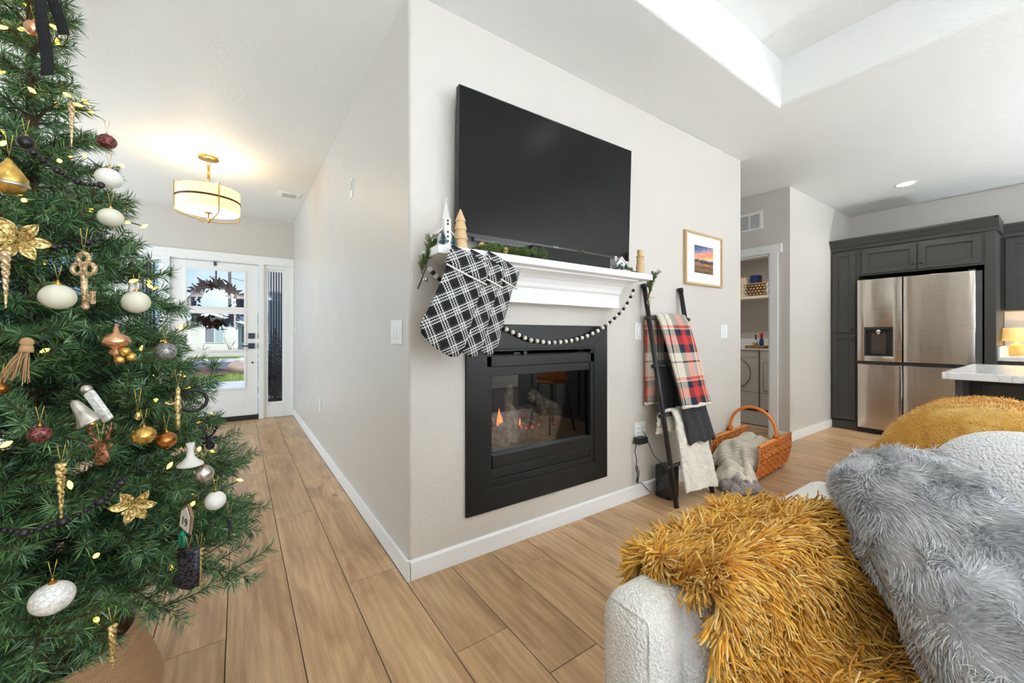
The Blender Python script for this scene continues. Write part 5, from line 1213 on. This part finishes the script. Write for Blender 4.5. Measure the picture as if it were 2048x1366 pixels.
put('crown_return', MB().prism([(KX - .07, 2.265), (KX - .07, 2.285), (6.42, 2.285), (6.42, 2.15), (KX, 2.15), (KX - .012, 2.19)], 1, .445, .47), M_cab, OV)
tag(put('fridge_side_panel', MB().box(KX, 6.75, .465, .54, 0, 2.16), M_cab, bevel=.002), 'charcoal tall end panel between refrigerator and counter', 'cabinet panel')
FR = thing('refrigerator', 'stainless steel four door refrigerator with ice dispenser', 'refrigerator', (6.35, 1.04, 0))
put('body', MB().box(6.03, 6.72, .553, 1.492, .03, 1.775), mat('fridge_grey', (70, 70, 70), .5), FR)
def fdoor(y0, y1, z0, z1, hole=None):
    mb = MB()
    if hole is None:
        mb.box(5.978, 6.028, y0, y1, z0, z1)
        n_ = 24; sec = []
        for i_ in range(n_ + 1):
            q_ = i_ / n_ * 2 - 1; sec.append((5.979 - .020 * (1 - abs(q_) ** 2.6) ** .6, y0 + (y1 - y0) * i_ / n_))
        mb.grid([[(x_, y_, z0 + .004) for x_, y_ in sec], [(x_, y_, z1 - .004) for x_, y_ in sec]])
        mb.add([(x_, y_, z1 - .004) for x_, y_ in sec], [tuple(range(n_ + 1))]); mb.add([(x_, y_, z0 + .004) for x_, y_ in sec], [tuple(range(n_, -1, -1))])
    else:
        a, b_, c, d_ = hole
        mb.box(5.965, 6.028, y0, a, z0, z1).box(5.965, 6.028, b_, y1, z0, z1).box(5.965, 6.028, a, b_, z0, c).box(5.965, 6.028, a, b_, d_, z1)
    o_ = put('door', mb, M_steel, FR, bevel=0 if hole is None else .002)
    for p_ in o_.data.polygons: p_.use_smooth = abs(p_.normal.z) < .5 and p_.center.x < 5.9785
    return o_
d1 = fdoor(1.115, 1.492, .835, 1.775, (1.185, 1.43, .895, 1.225)); d2 = fdoor(.59, 1.105, .835, 1.775); fdoor(1.115, 1.492, .06, .80); fdoor(.59, 1.105, .06, .80)
dp = put('dispenser', MB().box(6.015, 6.028, 1.185, 1.43, .895, 1.225).box(5.97, 6.02, 1.185, 1.20, .895, 1.225).box(5.97, 6.02, 1.415, 1.43, .895, 1.225).box(5.968, 6.02, 1.185, 1.43, .895, .91), mat('dispenser_dark', (42, 36, 33), .3), d1)
put('control_strip', MB().box(5.962, 5.99, 1.185, 1.43, 1.195, 1.225), M_black, d1, bevel=.002)
put('dispenser_paddle', MB().box(5.995, 6.015, 1.28, 1.345, .96, 1.09).box(6.0, 6.016, 1.25, 1.38, .92, 1.16), mat('paddle', (66, 54, 48), .35), d1, bevel=.004)
put('dispenser_nozzle', MB().tube([(5.985, 1.31, 1.195), (5.985, 1.31, 1.16)], .026, 14).tube([(5.98, 1.31, 1.17), (5.98, 1.31, 1.14)], .014, 12), M_chrome, d1, smooth=True)
lt = text_mesh('logo', 'LG', .026, M_chrome, d2, (0, 0, 0), (0, 0, 0)); lt.data.transform(Matrix.Translation((5.9645, .645, 1.715)) @ Matrix.Rotation(R(-90), 4, 'Z') @ Matrix.Rotation(R(90), 4, 'X'))
put('logo_disc', MB().tube([(5.966, .685, 1.715), (5.9595, .685, 1.715)], .016, 18), M_chrome, d2)
put('top_hinge', MB().box(5.98, 6.03, .59, .64, 1.775, 1.79), M_black, FR)
put('grille', MB().box(6.0, 6.03, .60, 1.485, .01, .055), M_black, FR)
UP = thing('upper_cabinet', 'charcoal wall cabinet over the counter beside refrigerator panel', 'cabinet', (6.55, -.2, 1.39))
put('body', MB().box(6.42, 6.73, -1.2, .463, 1.385, 2.13), M_cab, UP)
for y0, y1 in ((-.10, .435), (-.66, -.12), (-1.19, -.68)): put('door', shaker(MB(), 6.42, y0, y1, 1.40, 2.11, .06), M_cab, UP, bevel=.002)
crown_run('crown_moulding', UP, 6.42, -1.2, .463, -.03)
CT = thing('base_cabinet', 'charcoal base cabinet under the kitchen counter', 'cabinet', (6.45, -.2, 0))
put('body', MB().box(6.15, 6.73, -1.2, .463, .10, .875).box(6.22, 6.73, -1.2, .463, 0, .10), M_cab, CT)
for y0, y1 in ((.0, .44), (-.48, -.02)):
    d = put('drawer', MB().box(6.13, 6.15, y0, y1, .70, .86), M_cab, CT, bevel=.002); d = put('door', shaker(MB(), 6.15, y0, y1, .12, .68), M_cab, CT, bevel=.002)
s = NT('white_quartz'); n1 = s.noise(s.coord(), 2.2, 6, .6, 3.5); s.p(Base_Color=s.ramp(n1, [(.47, lin((240, 240, 238))), (.495, lin((196, 192, 188))), (.515, lin((241, 241, 239)))]), Roughness=.18); M_quartz = s.m
tag(put('counter_top', MB().box(6.11, 6.73, -1.2, .463, .88, .918), M_quartz, bevel=.004), 'white quartz counter top along the kitchen wall', 'counter top')
tag(put('backsplash', MB().box(6.72, 6.73, -1.2, .463, .918, 1.385).box(6.11, 6.72, .448, .463, .918, 1.02), mat('splash', (226, 230, 236), .25), bevel=.001), 'pale glossy backsplash behind the kitchen lamp', 'backsplash')
LM = thing('table_lamp', 'small yellow ceramic lamp with linen shade on the kitchen counter', 'lamp', (6.5, .36, .918))
lc = (6.5, .365, .918)
put('base', MB().lathe([(.045, 0), (.052, .01), (.058, .05), (.055, .10), (.035, .125), (.014, .135), (.012, .17)], lc, 24), mat('mustard_glaze', (214, 176, 96), .35), LM, smooth=True)
P = [[(lc[0] + r * math.cos(2 * math.pi * j / 32), lc[1] + r * math.sin(2 * math.pi * j / 32), lc[2] + z) for r, z in ((.10, .155), (.092, .29))] for j in range(32)]
put('shade', MB().grid(P, closed_u=True), mat('linen_lit', (240, 208, 140), .8, emit=((255, 206, 120), .55)), LM, smooth=True, solid=.002)
put('foot', MB().lathe([(.055, 0), (.055, .008)], (lc[0], lc[1], lc[2]), 24), mat('acrylic', (220, 220, 220), .1), LM)
lamp('lamp_bulb', 'POINT', (6.5, .365, 1.14), (0, 0, 0), 2.5, (1, .75, .42), shadow_soft_size=.03)
# island
IS = thing('kitchen_island', 'dark kitchen island base with panelled side', 'kitchen island', (4.0, -.6, 0))
put('body', MB().box(3.70, 4.44, -1.6, .39, .0, .875), M_cab, IS)
for y0, y1 in ((-.18, .34), (-.74, -.22), (-1.3, -.78)): put('side_panel', shaker(MB(), 3.70, y0, y1, .12, .84, .07), M_cab, IS, bevel=.002)
put('end_panel', MB().box(3.46, 4.44, .39, .42, 0, .875), mat('island_end', (70, 72, 74), .5), IS, bevel=.002)
tag(put('island_top', MB().box(3.36, 4.52, -1.65, .46, .878, .918), M_quartz, bevel=.004), 'white veined quartz top of the kitchen island', 'counter top')
# leather bar stool
ST = thing('bar_stool', 'bar stool with rounded brown leather seat shell at the island', 'bar stool', (3.08, -.08, 0))
M_leath = mat('tan_leather', (146, 88, 44), .45, 0, (120, .25), (10, .12))
P = []
for i in range(17):
    a = R(200 - 220 * i / 16 - 0); row = []
    for j in range(7):
        q = j / 6; r = .19 + .03 * q; h = .62 + .25 * q * (math.sin(math.pi * i / 16) ** .5 * .8 + .2); row.append((3.08 - r * math.sin(a + R(0)) * .95, -.05 + r * math.cos(a), h))
    P.append(row)
put('shell', MB().grid(P), M_leath, ST, smooth=True, solid=.03)
put('seat', MB().lathe([(.17, 0), (.19, .01), (.19, .05), (.17, .065), (.05, .07)], (3.08, -.05, .57), 24), M_leath, ST, smooth=True)
for sx_, sy_ in ((-1, -1), (-1, 1), (1, -1), (1, 1)): put('leg', MB().tube([(3.08 + sx_ * .11, -.05 + sy_ * .11, .58), (3.08 + sx_ * .19, -.05 + sy_ * .19, 0)], .012, 8), M_black, ST)
put('footrest', MB().tube([(3.08 + .165 * a_, -.05 + .165 * b_, .22) for a_, b_ in ((-1, -1), (1, -1), (1, 1), (-1, 1))], .008, 6, closed=True), M_black, ST)

# ------------------------------------------------------------------ ceiling fixtures
M_em = mat('lamp_disc', (255, 250, 240), .5, emit=((255, 248, 236), 6.0))
def can(x, y, z, lab, e=16):
    t = thing('recessed_light', lab, 'ceiling light', (x, y, z), 'recessed ceiling lights')
    put('trim_ring', MB().grid([[(x + r_ * math.cos(k_ * .19635), y + r_ * math.sin(k_ * .19635), z + dz_) for r_, dz_ in ((.088, 0), (.088, -.004), (.070, -.005), (.064, -.001))] for k_ in range(32)], closed_u=True), M_white, t, smooth=True)
    put('lens', MB().lathe([(.067, -.0035), (.066, -.0005)], (x, y, z), 28), M_em, t)
    lamp('recessed_glow', 'SPOT', (x, y, z - .02), (0, 0, 0), e, (1, .965, .91), spot_size=R(150), spot_blend=.8, shadow_soft_size=.06)
can(5.75, 1.047, CZ, 'round recessed ceiling light in front of the refrigerator', 22)
can(5.75, -.7, CZ, 'round recessed ceiling light over the kitchen counter run', 22)  # this and the cans below are out of view, added for lighting
can(4.1, -.9, CZ, 'round recessed ceiling light over the island', 22)
can(2.4, .25, TZ, 'round recessed light in the tray ceiling over the sofa', 7); can(-.2, .3, TZ, 'round recessed light in the tray ceiling behind the camera position', 7); can(1.0, -1.6, TZ, 'round recessed light in the tray ceiling far from the fireplace', 12)
can(6.0, 2.8, CZ, 'round recessed ceiling light in the laundry room', 40)
for i_, (x_, y_, z_) in enumerate(UPL):  # unseen floor lamps added to carry the uplights
    t = thing('torchiere_lamp', ['white torchiere floor lamp standing behind the christmas tree side of the room', 'white torchiere floor lamp standing behind the sofa', 'white torchiere floor lamp standing at the kitchen end', 'white torchiere floor lamp standing in the entry side room'][i_], 'floor lamp', (x_, y_, 0))
    put('base', MB().lathe([(.13, 0), (.13, .02), (.02, .03)], (x_, y_, 0), 24), M_white, t); put('pole', MB().tube([(x_, y_, .02), (x_, y_, z_ - .12)], .012, 8), M_white, t)
    put('bowl', MB().grid([[(x_ + r_ * math.cos(k_ * .3927), y_ + r_ * math.sin(k_ * .3927), z_ + dz_) for r_, dz_ in ((.01, -.13), (.09, -.11), (.14, -.07), (.16, -.03))] for k_ in range(16)], closed_u=True), M_white, t, smooth=True)
CL = thing('bowl_ceiling_light', 'frosted bowl ceiling light hanging from the tray behind the sofa', 'ceiling light', (1.0, -1.0, 2.42))  # unseen fixture added to carry the ceiling fill light
put('rod', MB().tube([(1.0, -1.0, TZ), (1.0, -1.0, 2.70)], .012, 8).lathe([(.07, -.02), (.07, 0)], (1.0, -1.0, TZ), 20), M_gold, CL)
for k in range(3): put('arm', MB().tube([(1.0, -1.0, 2.70), (1.0 + .2 * math.cos(k * 2.094), -1.0 + .2 * math.sin(k * 2.094), 2.44), (1.0 + .24 * math.cos(k * 2.094), -1.0 + .24 * math.sin(k * 2.094), 2.40)], .007, 6), M_gold, CL)
put('ring', MB().tube(arc((1.0, -1.0, 2.40), .24, 0, 6.2832 * 31 / 32, 31, 'xy'), .01, 6, closed=True), M_gold, CL)
CV = thing('ceiling_vent', 'small white ceiling register beside the entry pendant', 'vent', (.468, 5.087, CZ))
put('frame', MB().box(.36, .575, 5.0, 5.175, CZ - .010, CZ), M_white, CV, bevel=.004)
for i in range(5): put('louver', MB().box(.40, .535, 5.03 + i * .026, 5.042 + i * .026, CZ - .018, CZ - .009), mat('louver_grey', (196, 196, 194), .5), CV)
put('lever', MB().box(.462, .472, 4.99, 5.0, CZ - .03, CZ - .004), M_white, CV)
PD = thing('pendant_light', 'brass drum pendant light with cream shade in the entry', 'ceiling light', (-.22, 4.44, 2.16))
pc = (-.22, 4.44)
put('canopy', MB().lathe([(.03, -.022), (.075, -.018), (.078, -.010), (.078, 0)], (pc[0], pc[1], CZ), 28), M_gold, PD, smooth=True)
put('chain_link', MB().tube(arc((pc[0], pc[1], CZ - .055), .016, 0, 6.2832 * 15 / 16, 15, 'xz'), .0035, 6, closed=True), M_gold, PD)
put('stem', MB().tube([(pc[0], pc[1], CZ - .07), (pc[0], pc[1], 2.455)], .010, 10), M_gold, PD, smooth=True)
def drum(r0, z0, z1, k=48): return [[(pc[0] + r0 * math.cos(2 * math.pi * j / k), pc[1] + r0 * math.sin(2 * math.pi * j / k), z) for z in (z0, z1)] for j in range(k)]
M_shade = mat('cream_shade', (250, 226, 180), .7, emit=((255, 218, 150), .95)); M_diff = mat('glass_diffuser', (255, 246, 224), .5, emit=((255, 236, 196), 2.2))
put('shade', MB().grid(drum(.232, 2.235, 2.425), closed_u=True), M_shade, PD, smooth=True, solid=.003)
put('diffuser', MB().lathe([(.02, -.012), (.12, -.010), (.225, 0), (.225, .004)], (pc[0], pc[1], 2.236), 48), M_diff, PD, smooth=True)
M_brz = mat('dark_bronze', (92, 66, 34), .4, .7)
put('band', MB().grid(drum(.237, 2.322, 2.338), closed_u=True), M_brz, PD, smooth=True, solid=.004)
for a in (R(20), R(110)):
    c_, s_n = math.cos(a), math.sin(a); rr = .242
    rod = [(pc[0] + c_ * r, pc[1] + s_n * r, z) for r, z in ((0, 2.452), (.10, 2.452), (.2, 2.45), (rr, 2.445), (rr, 2.34), (rr, 2.235), (rr - .004, 2.20), (rr - .02, 2.185), (.12, 2.160), (0, 2.148))]
    put('frame_rod', MB().tube(rod, .0045, 6).tube([(2 * pc[0] - x, 2 * pc[1] - y, z) for x, y, z in rod], .0045, 6), M_gold, PD, smooth=True)
put('finial', MB().lathe([(.006, 0), (.014, .008), (.006, .02), (.006, .084), (.034, .088), (.034, .092)], (pc[0], pc[1], 2.136), 16), M_gold, PD, smooth=True)
lamp('pendant_bulb', 'POINT', (pc[0], pc[1], 2.47), (0, 0, 0), 5.5, (1, .86, .64), shadow_soft_size=.08)
# ================================================================== SOFA
def boucle(name, c):
    s = NT(name); co = s.coord(); v = s.n('TexVoronoi', Scale=210., feature='SMOOTH_F1'); s.set(v.inputs['Vector'], co); n = s.noise(co, 120, 3)
    s.p(Base_Color=s.mix(s.ramp(v.outputs['Distance'], [(.1, (0,) * 3), (.75, (.26,) * 3)]), lin(c), tuple(x * .55 for x in lin(c)[:3]) + (1,)), Roughness=.95, Sheen_Weight=.15)
    s.bump(s.math('SUBTRACT', n, v.outputs['Distance']), .8, .006); MATS[name] = s.m; return s.m
M_bou = boucle('boucle_cream', (244, 239, 230)); M_bou2 = boucle('boucle_pale_grey', (238, 237, 236))
SF = thing('sofa', 'cream boucle sofa with low rounded arm across from the fireplace', 'sofa', (1.1, -.4, 0))
put('arm', MB().box(.60, 1.72, .432, .568, .04, .62), M_bou, SF, smooth=True, bevel=.055, seg=5)
put('arm_seam', MB().tube([(.616, .448, .08), (.616, .448, .30), (.616, .448, .56), (.6185, .450, .582), (.623, .4553, .5968), (.619, .468, .602), (.616, .487, .604), (.616, .513, .604), (.619, .532, .602), (.623, .5447, .5968), (.6185, .55, .582), (.616, .552, .56), (.616, .552, .08)], .003, 5), M_bou, SF, smooth=True)
put('backrest', MB().box(1.58, 1.76, -1.9, .45, .04, .62), M_bou, SF, smooth=True, bevel=.055, seg=5)
put('base', MB().box(.30, 1.62, -1.9, .44, .04, .26), M_bou, SF, smooth=True, bevel=.03, seg=3)
put('seat_cushion', MB().box(.27, 1.60, -.72, .425, .255, .44), M_bou2, SF, smooth=True, bevel=.06, seg=5)
put('seat_cushion', MB().box(.27, 1.60, -1.9, -.73, .255, .44), M_bou2, SF, smooth=True, bevel=.06, seg=5)
for x, y in ((.66, .5), (1.66, .48), (.4, -1.8), (1.66, -1.8)): put('foot', MB().box(x - .03, x + .03, y - .03, y + .03, 0, .05), M_black, SF)
def pillow_mesh(hx, hy, T, n=22, pw=3.2):
    """a stuffed cushion in local XY, thickness along Z; returns rows for both faces joined"""
    mb = MB()
    for sg in (1, -1):
        P = []
        for i in range(n + 1):
            row = []
            for j in range(n + 1):
                u, v = i / n * 2 - 1, j / n * 2 - 1
                # squircle corners
                k = (1 - .10 * (abs(u * v)) ** 2); h = T * max(0, (1 - abs(u) ** pw)) ** .5 * max(0, (1 - abs(v) ** pw)) ** .5
                row.append((u * hx * k, v * hy * k, sg * h))
            P.append(row)
        mb.grid(P)
    return mb
def frame(c, ex, ey):
    ex = Vector(ex).normalized(); ey = Vector(ey); ey = (ey - ex * ex.dot(ey)).normalized(); ez = ex.cross(ey)
    return Matrix(((ex.x, ey.x, ez.x, c[0]), (ex.y, ey.y, ez.y, c[1]), (ex.z, ey.z, ez.z, c[2]), (0, 0, 0, 1)))
def egg_cushion(hx, hy, T, ne=2.7, nr=14, nt=56):
    """plump cushion with a superellipse outline in local XY"""
    mb = MB()
    for sg in (1, -1):
        P = []
        for j in range(nt):
            a = 2 * math.pi * j / nt; c_, s_ = math.cos(a), math.sin(a); ux = math.copysign(abs(c_) ** (2 / ne), c_); uy = math.copysign(abs(s_) ** (2 / ne), s_)
            P.append([(ux * hx * r_, uy * hy * r_, sg * T * max(0, 1 - r_ ** 3.2) ** .5) for r_ in [math.sin(math.pi / 2 * i / nr) for i in range(nr + 1)]])
        mb.grid(P, closed_u=True)
    return mb
# cushion leaning on the inside of the arm, under the shaggy throw
tag(put('arm_cushion', egg_cushion(.33, .125, .046, 4.).xf(frame((1.015, .372, .522), (1, -.19, 0), (0, .10, 1))), M_bou2, smooth=True, merge=True), 'pale grey cushion leaning on the sofa arm beneath the shaggy throw', 'cushion')
def big_cushion(lab, c, ex, ey, hx, hy, T):
    t = thing('back_cushion', lab, 'cushion', (c[0], c[1], c[2] - hy), 'sofa back cushions'); X = frame(c, ex, ey)
    put('cover', egg_cushion(hx, hy, T).xf(X), M_bou2, t, smooth=True, merge=True)
    put('seam', MB().tube([tuple(X @ Vector((math.copysign(abs(math.cos(a)) ** .74, math.cos(a)) * hx * .90, math.copysign(abs(math.sin(a)) ** .74, math.sin(a)) * hy * .90, T * .545))) for a in [i * 2 * math.pi / 64 for i in range(64)]], .0025, 5, closed=True), M_bou2, t, smooth=True)
big_cushion('plump cream back cushion at the sofa end covered by the mustard throw', (1.59, .115, .67), (0, 1, 0), (.10, 0, 1), .255, .245, .10)
big_cushion('plump cream back cushion standing in front, behind the grey pillow', (1.42, .045, .67), (.10, 1, 0), (.20, 0, 1), .20, .245, .115)
big_cushion('cream back cushion further along the sofa away from the arm', (1.50, -.62, .665), (0, 1, 0), (.16, 0, 1), .40, .235, .115)

# mustard fleece throw over the back cushion
M_must = NT('mustard_fleece'); co = M_must.coord(); n1 = M_must.noise(co, 9, 4, .6, 1.0); n2 = M_must.noise(co, 180, 3)
M_must.p(Base_Color=M_must.ramp(n1, [(.35, lin((196, 136, 44))), (.55, lin((216, 162, 72))), (.7, lin((234, 194, 118)))]), Roughness=.95, Sheen_Weight=.3); M_must.bump(M_must.math('ADD', M_must.math('MULTIPLY', n1, 2.), n2), .7, .008); M_must = M_must.m
P = []; NU, NV = 70, 60
def thr(u, v):
    """u: front hem to back hem over the cushion top, v: along the cushion from the free end toward the camera side"""
    y = .425 - .80 * v; s = u
    dy = y - .15; top = .925 - min(.15, (3.6 if dy > 0 else 2.6) * dy * dy)
    endd = max(0, (y - .30) / .125); drop = .10 * endd ** 1.5         # droops round the free end
    a = math.pi * (1.0 - s)
    x = 1.625 + (.115 * math.cos(a)) * 1.0; z = top - .0 + .035 * math.sin(a)
    if s < .22: q = (.22 - s) / .22; z -= .10 * q + .035; x -= .0 * q; 
    if s > .62: q = (s - .62) / .38; z -= .34 * q
    z -= drop
    f = noise.noise((x * 9, y * 9, z * 9)) * .014 + noise.noise((x * 30, y * 30, z * 30)) * .006
    return (x + .02 * endd, y, z + f)
for i in range(NU + 1): P.append([thr(i / NU, j / NV) for j in range(NV + 1)])
TH = tag(put('mustard_fleece_throw', MB().grid(P), M_must, smooth=True, solid=.016), 'mustard fleece throw draped over the sofa back cushion', 'blanket')
n = 16000; u = rng.random(n); v = rng.random(n) * .62
pts = np.array([thr(a, b) for a, b in zip(u, v)]); up = unit(np.column_stack([(pts[:, 0] - 1.625) * 3, np.zeros(n), np.full(n, .35)]) + rng.normal(0, .25, (n, 3)))
strands('pile', pts + up * .006, up, rng.uniform(.004, .008, n), .0024, 1, mats=island_mat('mustard_pile', [(184, 128, 40), (206, 154, 64), (226, 186, 108)], .9), parent=TH, tip=.6)['kind'] = 'stuff'

# shaggy mustard throw over the arm and cushion
M_yarn = island_mat('shag_yarn', [(226, 156, 36), (242, 180, 58), (250, 198, 90), (255, 220, 142)], .8, sheen=.2)
path = [(.592, .54), (.594, .60), (.575, .640), (.53, .652), (.47, .655), (.42, .664), (.375, .672), (.33, .655), (.295, .61), (.275, .56), (.255, .50), (.215, .462), (.15, .452), (.06, .450), (-.04, .448)]
pl = [0]
for a, b in zip(path, path[1:]): pl.append(pl[-1] + math.dist(a, b))
def on_path(s):
    s *= pl[-1]
    for i in range(len(path) - 1):
        if s <= pl[i + 1] or i == len(path) - 2:
            q = (s - pl[i]) / (pl[i + 1] - pl[i]); a, b = path[i], path[i + 1]; d = (b[0] - a[0], b[1] - a[1]); l = math.hypot(*d)
            return a[0] + d[0] * q, a[1] + d[1] * q, (d[1] / l * -1 * -1, d[0] / l)
def shag(s, w):
    """s along the drape from outside the arm to the seat, w across"""
    y, z, (ny, nz) = on_path(s)
    x0 = .765 - .055 * min(1, s * 2.2); x1 = 1.20 + .09 * min(1, s * 2.4)
    x = x0 + (x1 - x0) * w
    if s > .33: y += (.13 * (1 - w) - .01) * min(1, (s - .33) / .25); z += .012
    sag = .012 * noise.noise((x * 6, s * 6, 2.2))
    # front corner curves over the cushion end
    e = max(0, (.10 - w) / .10); z2 = z - .03 * e * e
    nrm = np.array([-.9 * e, -abs(ny) if s > .2 else abs(ny), abs(nz) + .02])
    return (x, y, z2 + sag), nrm
P = [[shag(i / 50, j / 26)[0] for j in range(27)] for i in range(51)]
SG = tag(put('shaggy_throw', MB().grid(P), mat('shag_base', (222, 164, 56), .95), smooth=True, solid=.010), 'mustard yellow long pile shaggy throw draped over the sofa arm', 'blanket')
n = 16500; ss = rng.random(n) ** .9; ww = rng.random(n); ww[:1800] *= .12; ss[:700] *= .35
rt = []; nm = []
for a, b in zip(ss, ww):
    p, q = shag(a, b); rt.append(p); nm.append(q)
rt = np.array(rt); nm = unit(np.array(nm)); cl = np.array([[noise.noise((p[0] * 22, p[1] * 22, p[2] * 22 + k * 9)) for k in range(3)] for p in rt])
eps = .02; tg = []
for a, b in zip(ss, ww):
    p1, _ = shag(min(1, a + eps), b); p0, _ = shag(max(0, a - eps), b); tg.append((p1[0] - p0[0], p1[1] - p0[1], p1[2] - p0[2]))
tg = unit(np.array(tg)); tg[ss < .16] *= -1                      # the pile lies away from the arm's ridge
sw = np.cross(nm, tg) * (cl[:, :1] * 2.6)                         # swirls to either side
d0 = nm * .55 + tg * (.35 + cl[:, 1:2] * .9) + sw + rng.normal(0, .26, (n, 3))
edge = (ww < .05); d0[edge] += np.array([-.7, 0, -.1])
tail = tg * .5 + sw * .5 + np.array([0, 0, -.55]) + rng.normal(0, .3, (n, 3))
strands('pile', rt, d0, rng.uniform(.034, .058, n), rng.uniform(.0048, .0064, n), 5, bend=tail, curl=.20, sides=3, mats=M_yarn, parent=SG, tip=.7)['kind'] = 'stuff'

# long-haired grey pillow
PX = frame((1.12, .085, .612), (-.556, -.556, -.617), (-.588, .789, -.182))
GP = thing('fur_pillow', 'fluffy silver grey faux fur pillow leaning on the sofa cushions', 'pillow', (1.0, 0, .45))
hx, hy, T = .36, .135, .105
put('cover', pillow_mesh(hx, hy, T, 24, 3.6).xf(PX), mat('fur_base', (184, 184, 187), .95), GP, smooth=True, merge=True)
n = 44000; u = rng.uniform(-1, 1, n); v = rng.uniform(-1, 1, n); sg = np.where(rng.random(n) < .22, 1., -1.)
u = np.sign(u) * np.abs(u) ** .85; v = np.sign(v) * np.abs(v) ** .8
ri = rng.random(n) < .28; v = np.where(ri, np.sign(v) * rng.uniform(.93, .999, n), v); sg = np.where(ri & (rng.random(n) < .4), 1., sg)
kk = 1 - .10 * np.abs(u * v) ** 2; h = T * np.sqrt(np.maximum(0, 1 - np.abs(u) ** 3.6)) * np.sqrt(np.maximum(0, 1 - np.abs(v) ** 3.6))
loc = np.column_stack([u * hx * kk, v * hy * kk, sg * h]); nn = unit(np.column_stack([np.sign(u) * np.abs(u) ** 4 * .9, np.sign(v) * np.abs(v) ** 4 * .9, sg * (1.05 - .75 * np.maximum(np.abs(u), np.abs(v)) ** 3)]))
A = np.array(PX)[:3, :3]; W = loc @ A.T + np.array(PX)[:3, 3]; NN = nn @ A.T
cl = np.array([[noise.noise((p[0] * 16, p[1] * 16, p[2] * 16 + k * 7)) for k in range(3)] for p in W])
flow = np.array([-.35, -.45, -.55])
M_fur = island_mat('grey_fur', [(178, 178, 181), (204, 204, 206), (226, 226, 227), (244, 244, 243)], .75, sheen=.2)
strands('fur', W, NN * .7 + flow * .7 + cl * 1.1 + rng.normal(0, .15, (n, 3)), rng.uniform(.014, .024, n), .0019, 3, bend=flow * .7 + cl * .8, mats=M_fur, parent=GP, tip=.3)['kind'] = 'stuff'
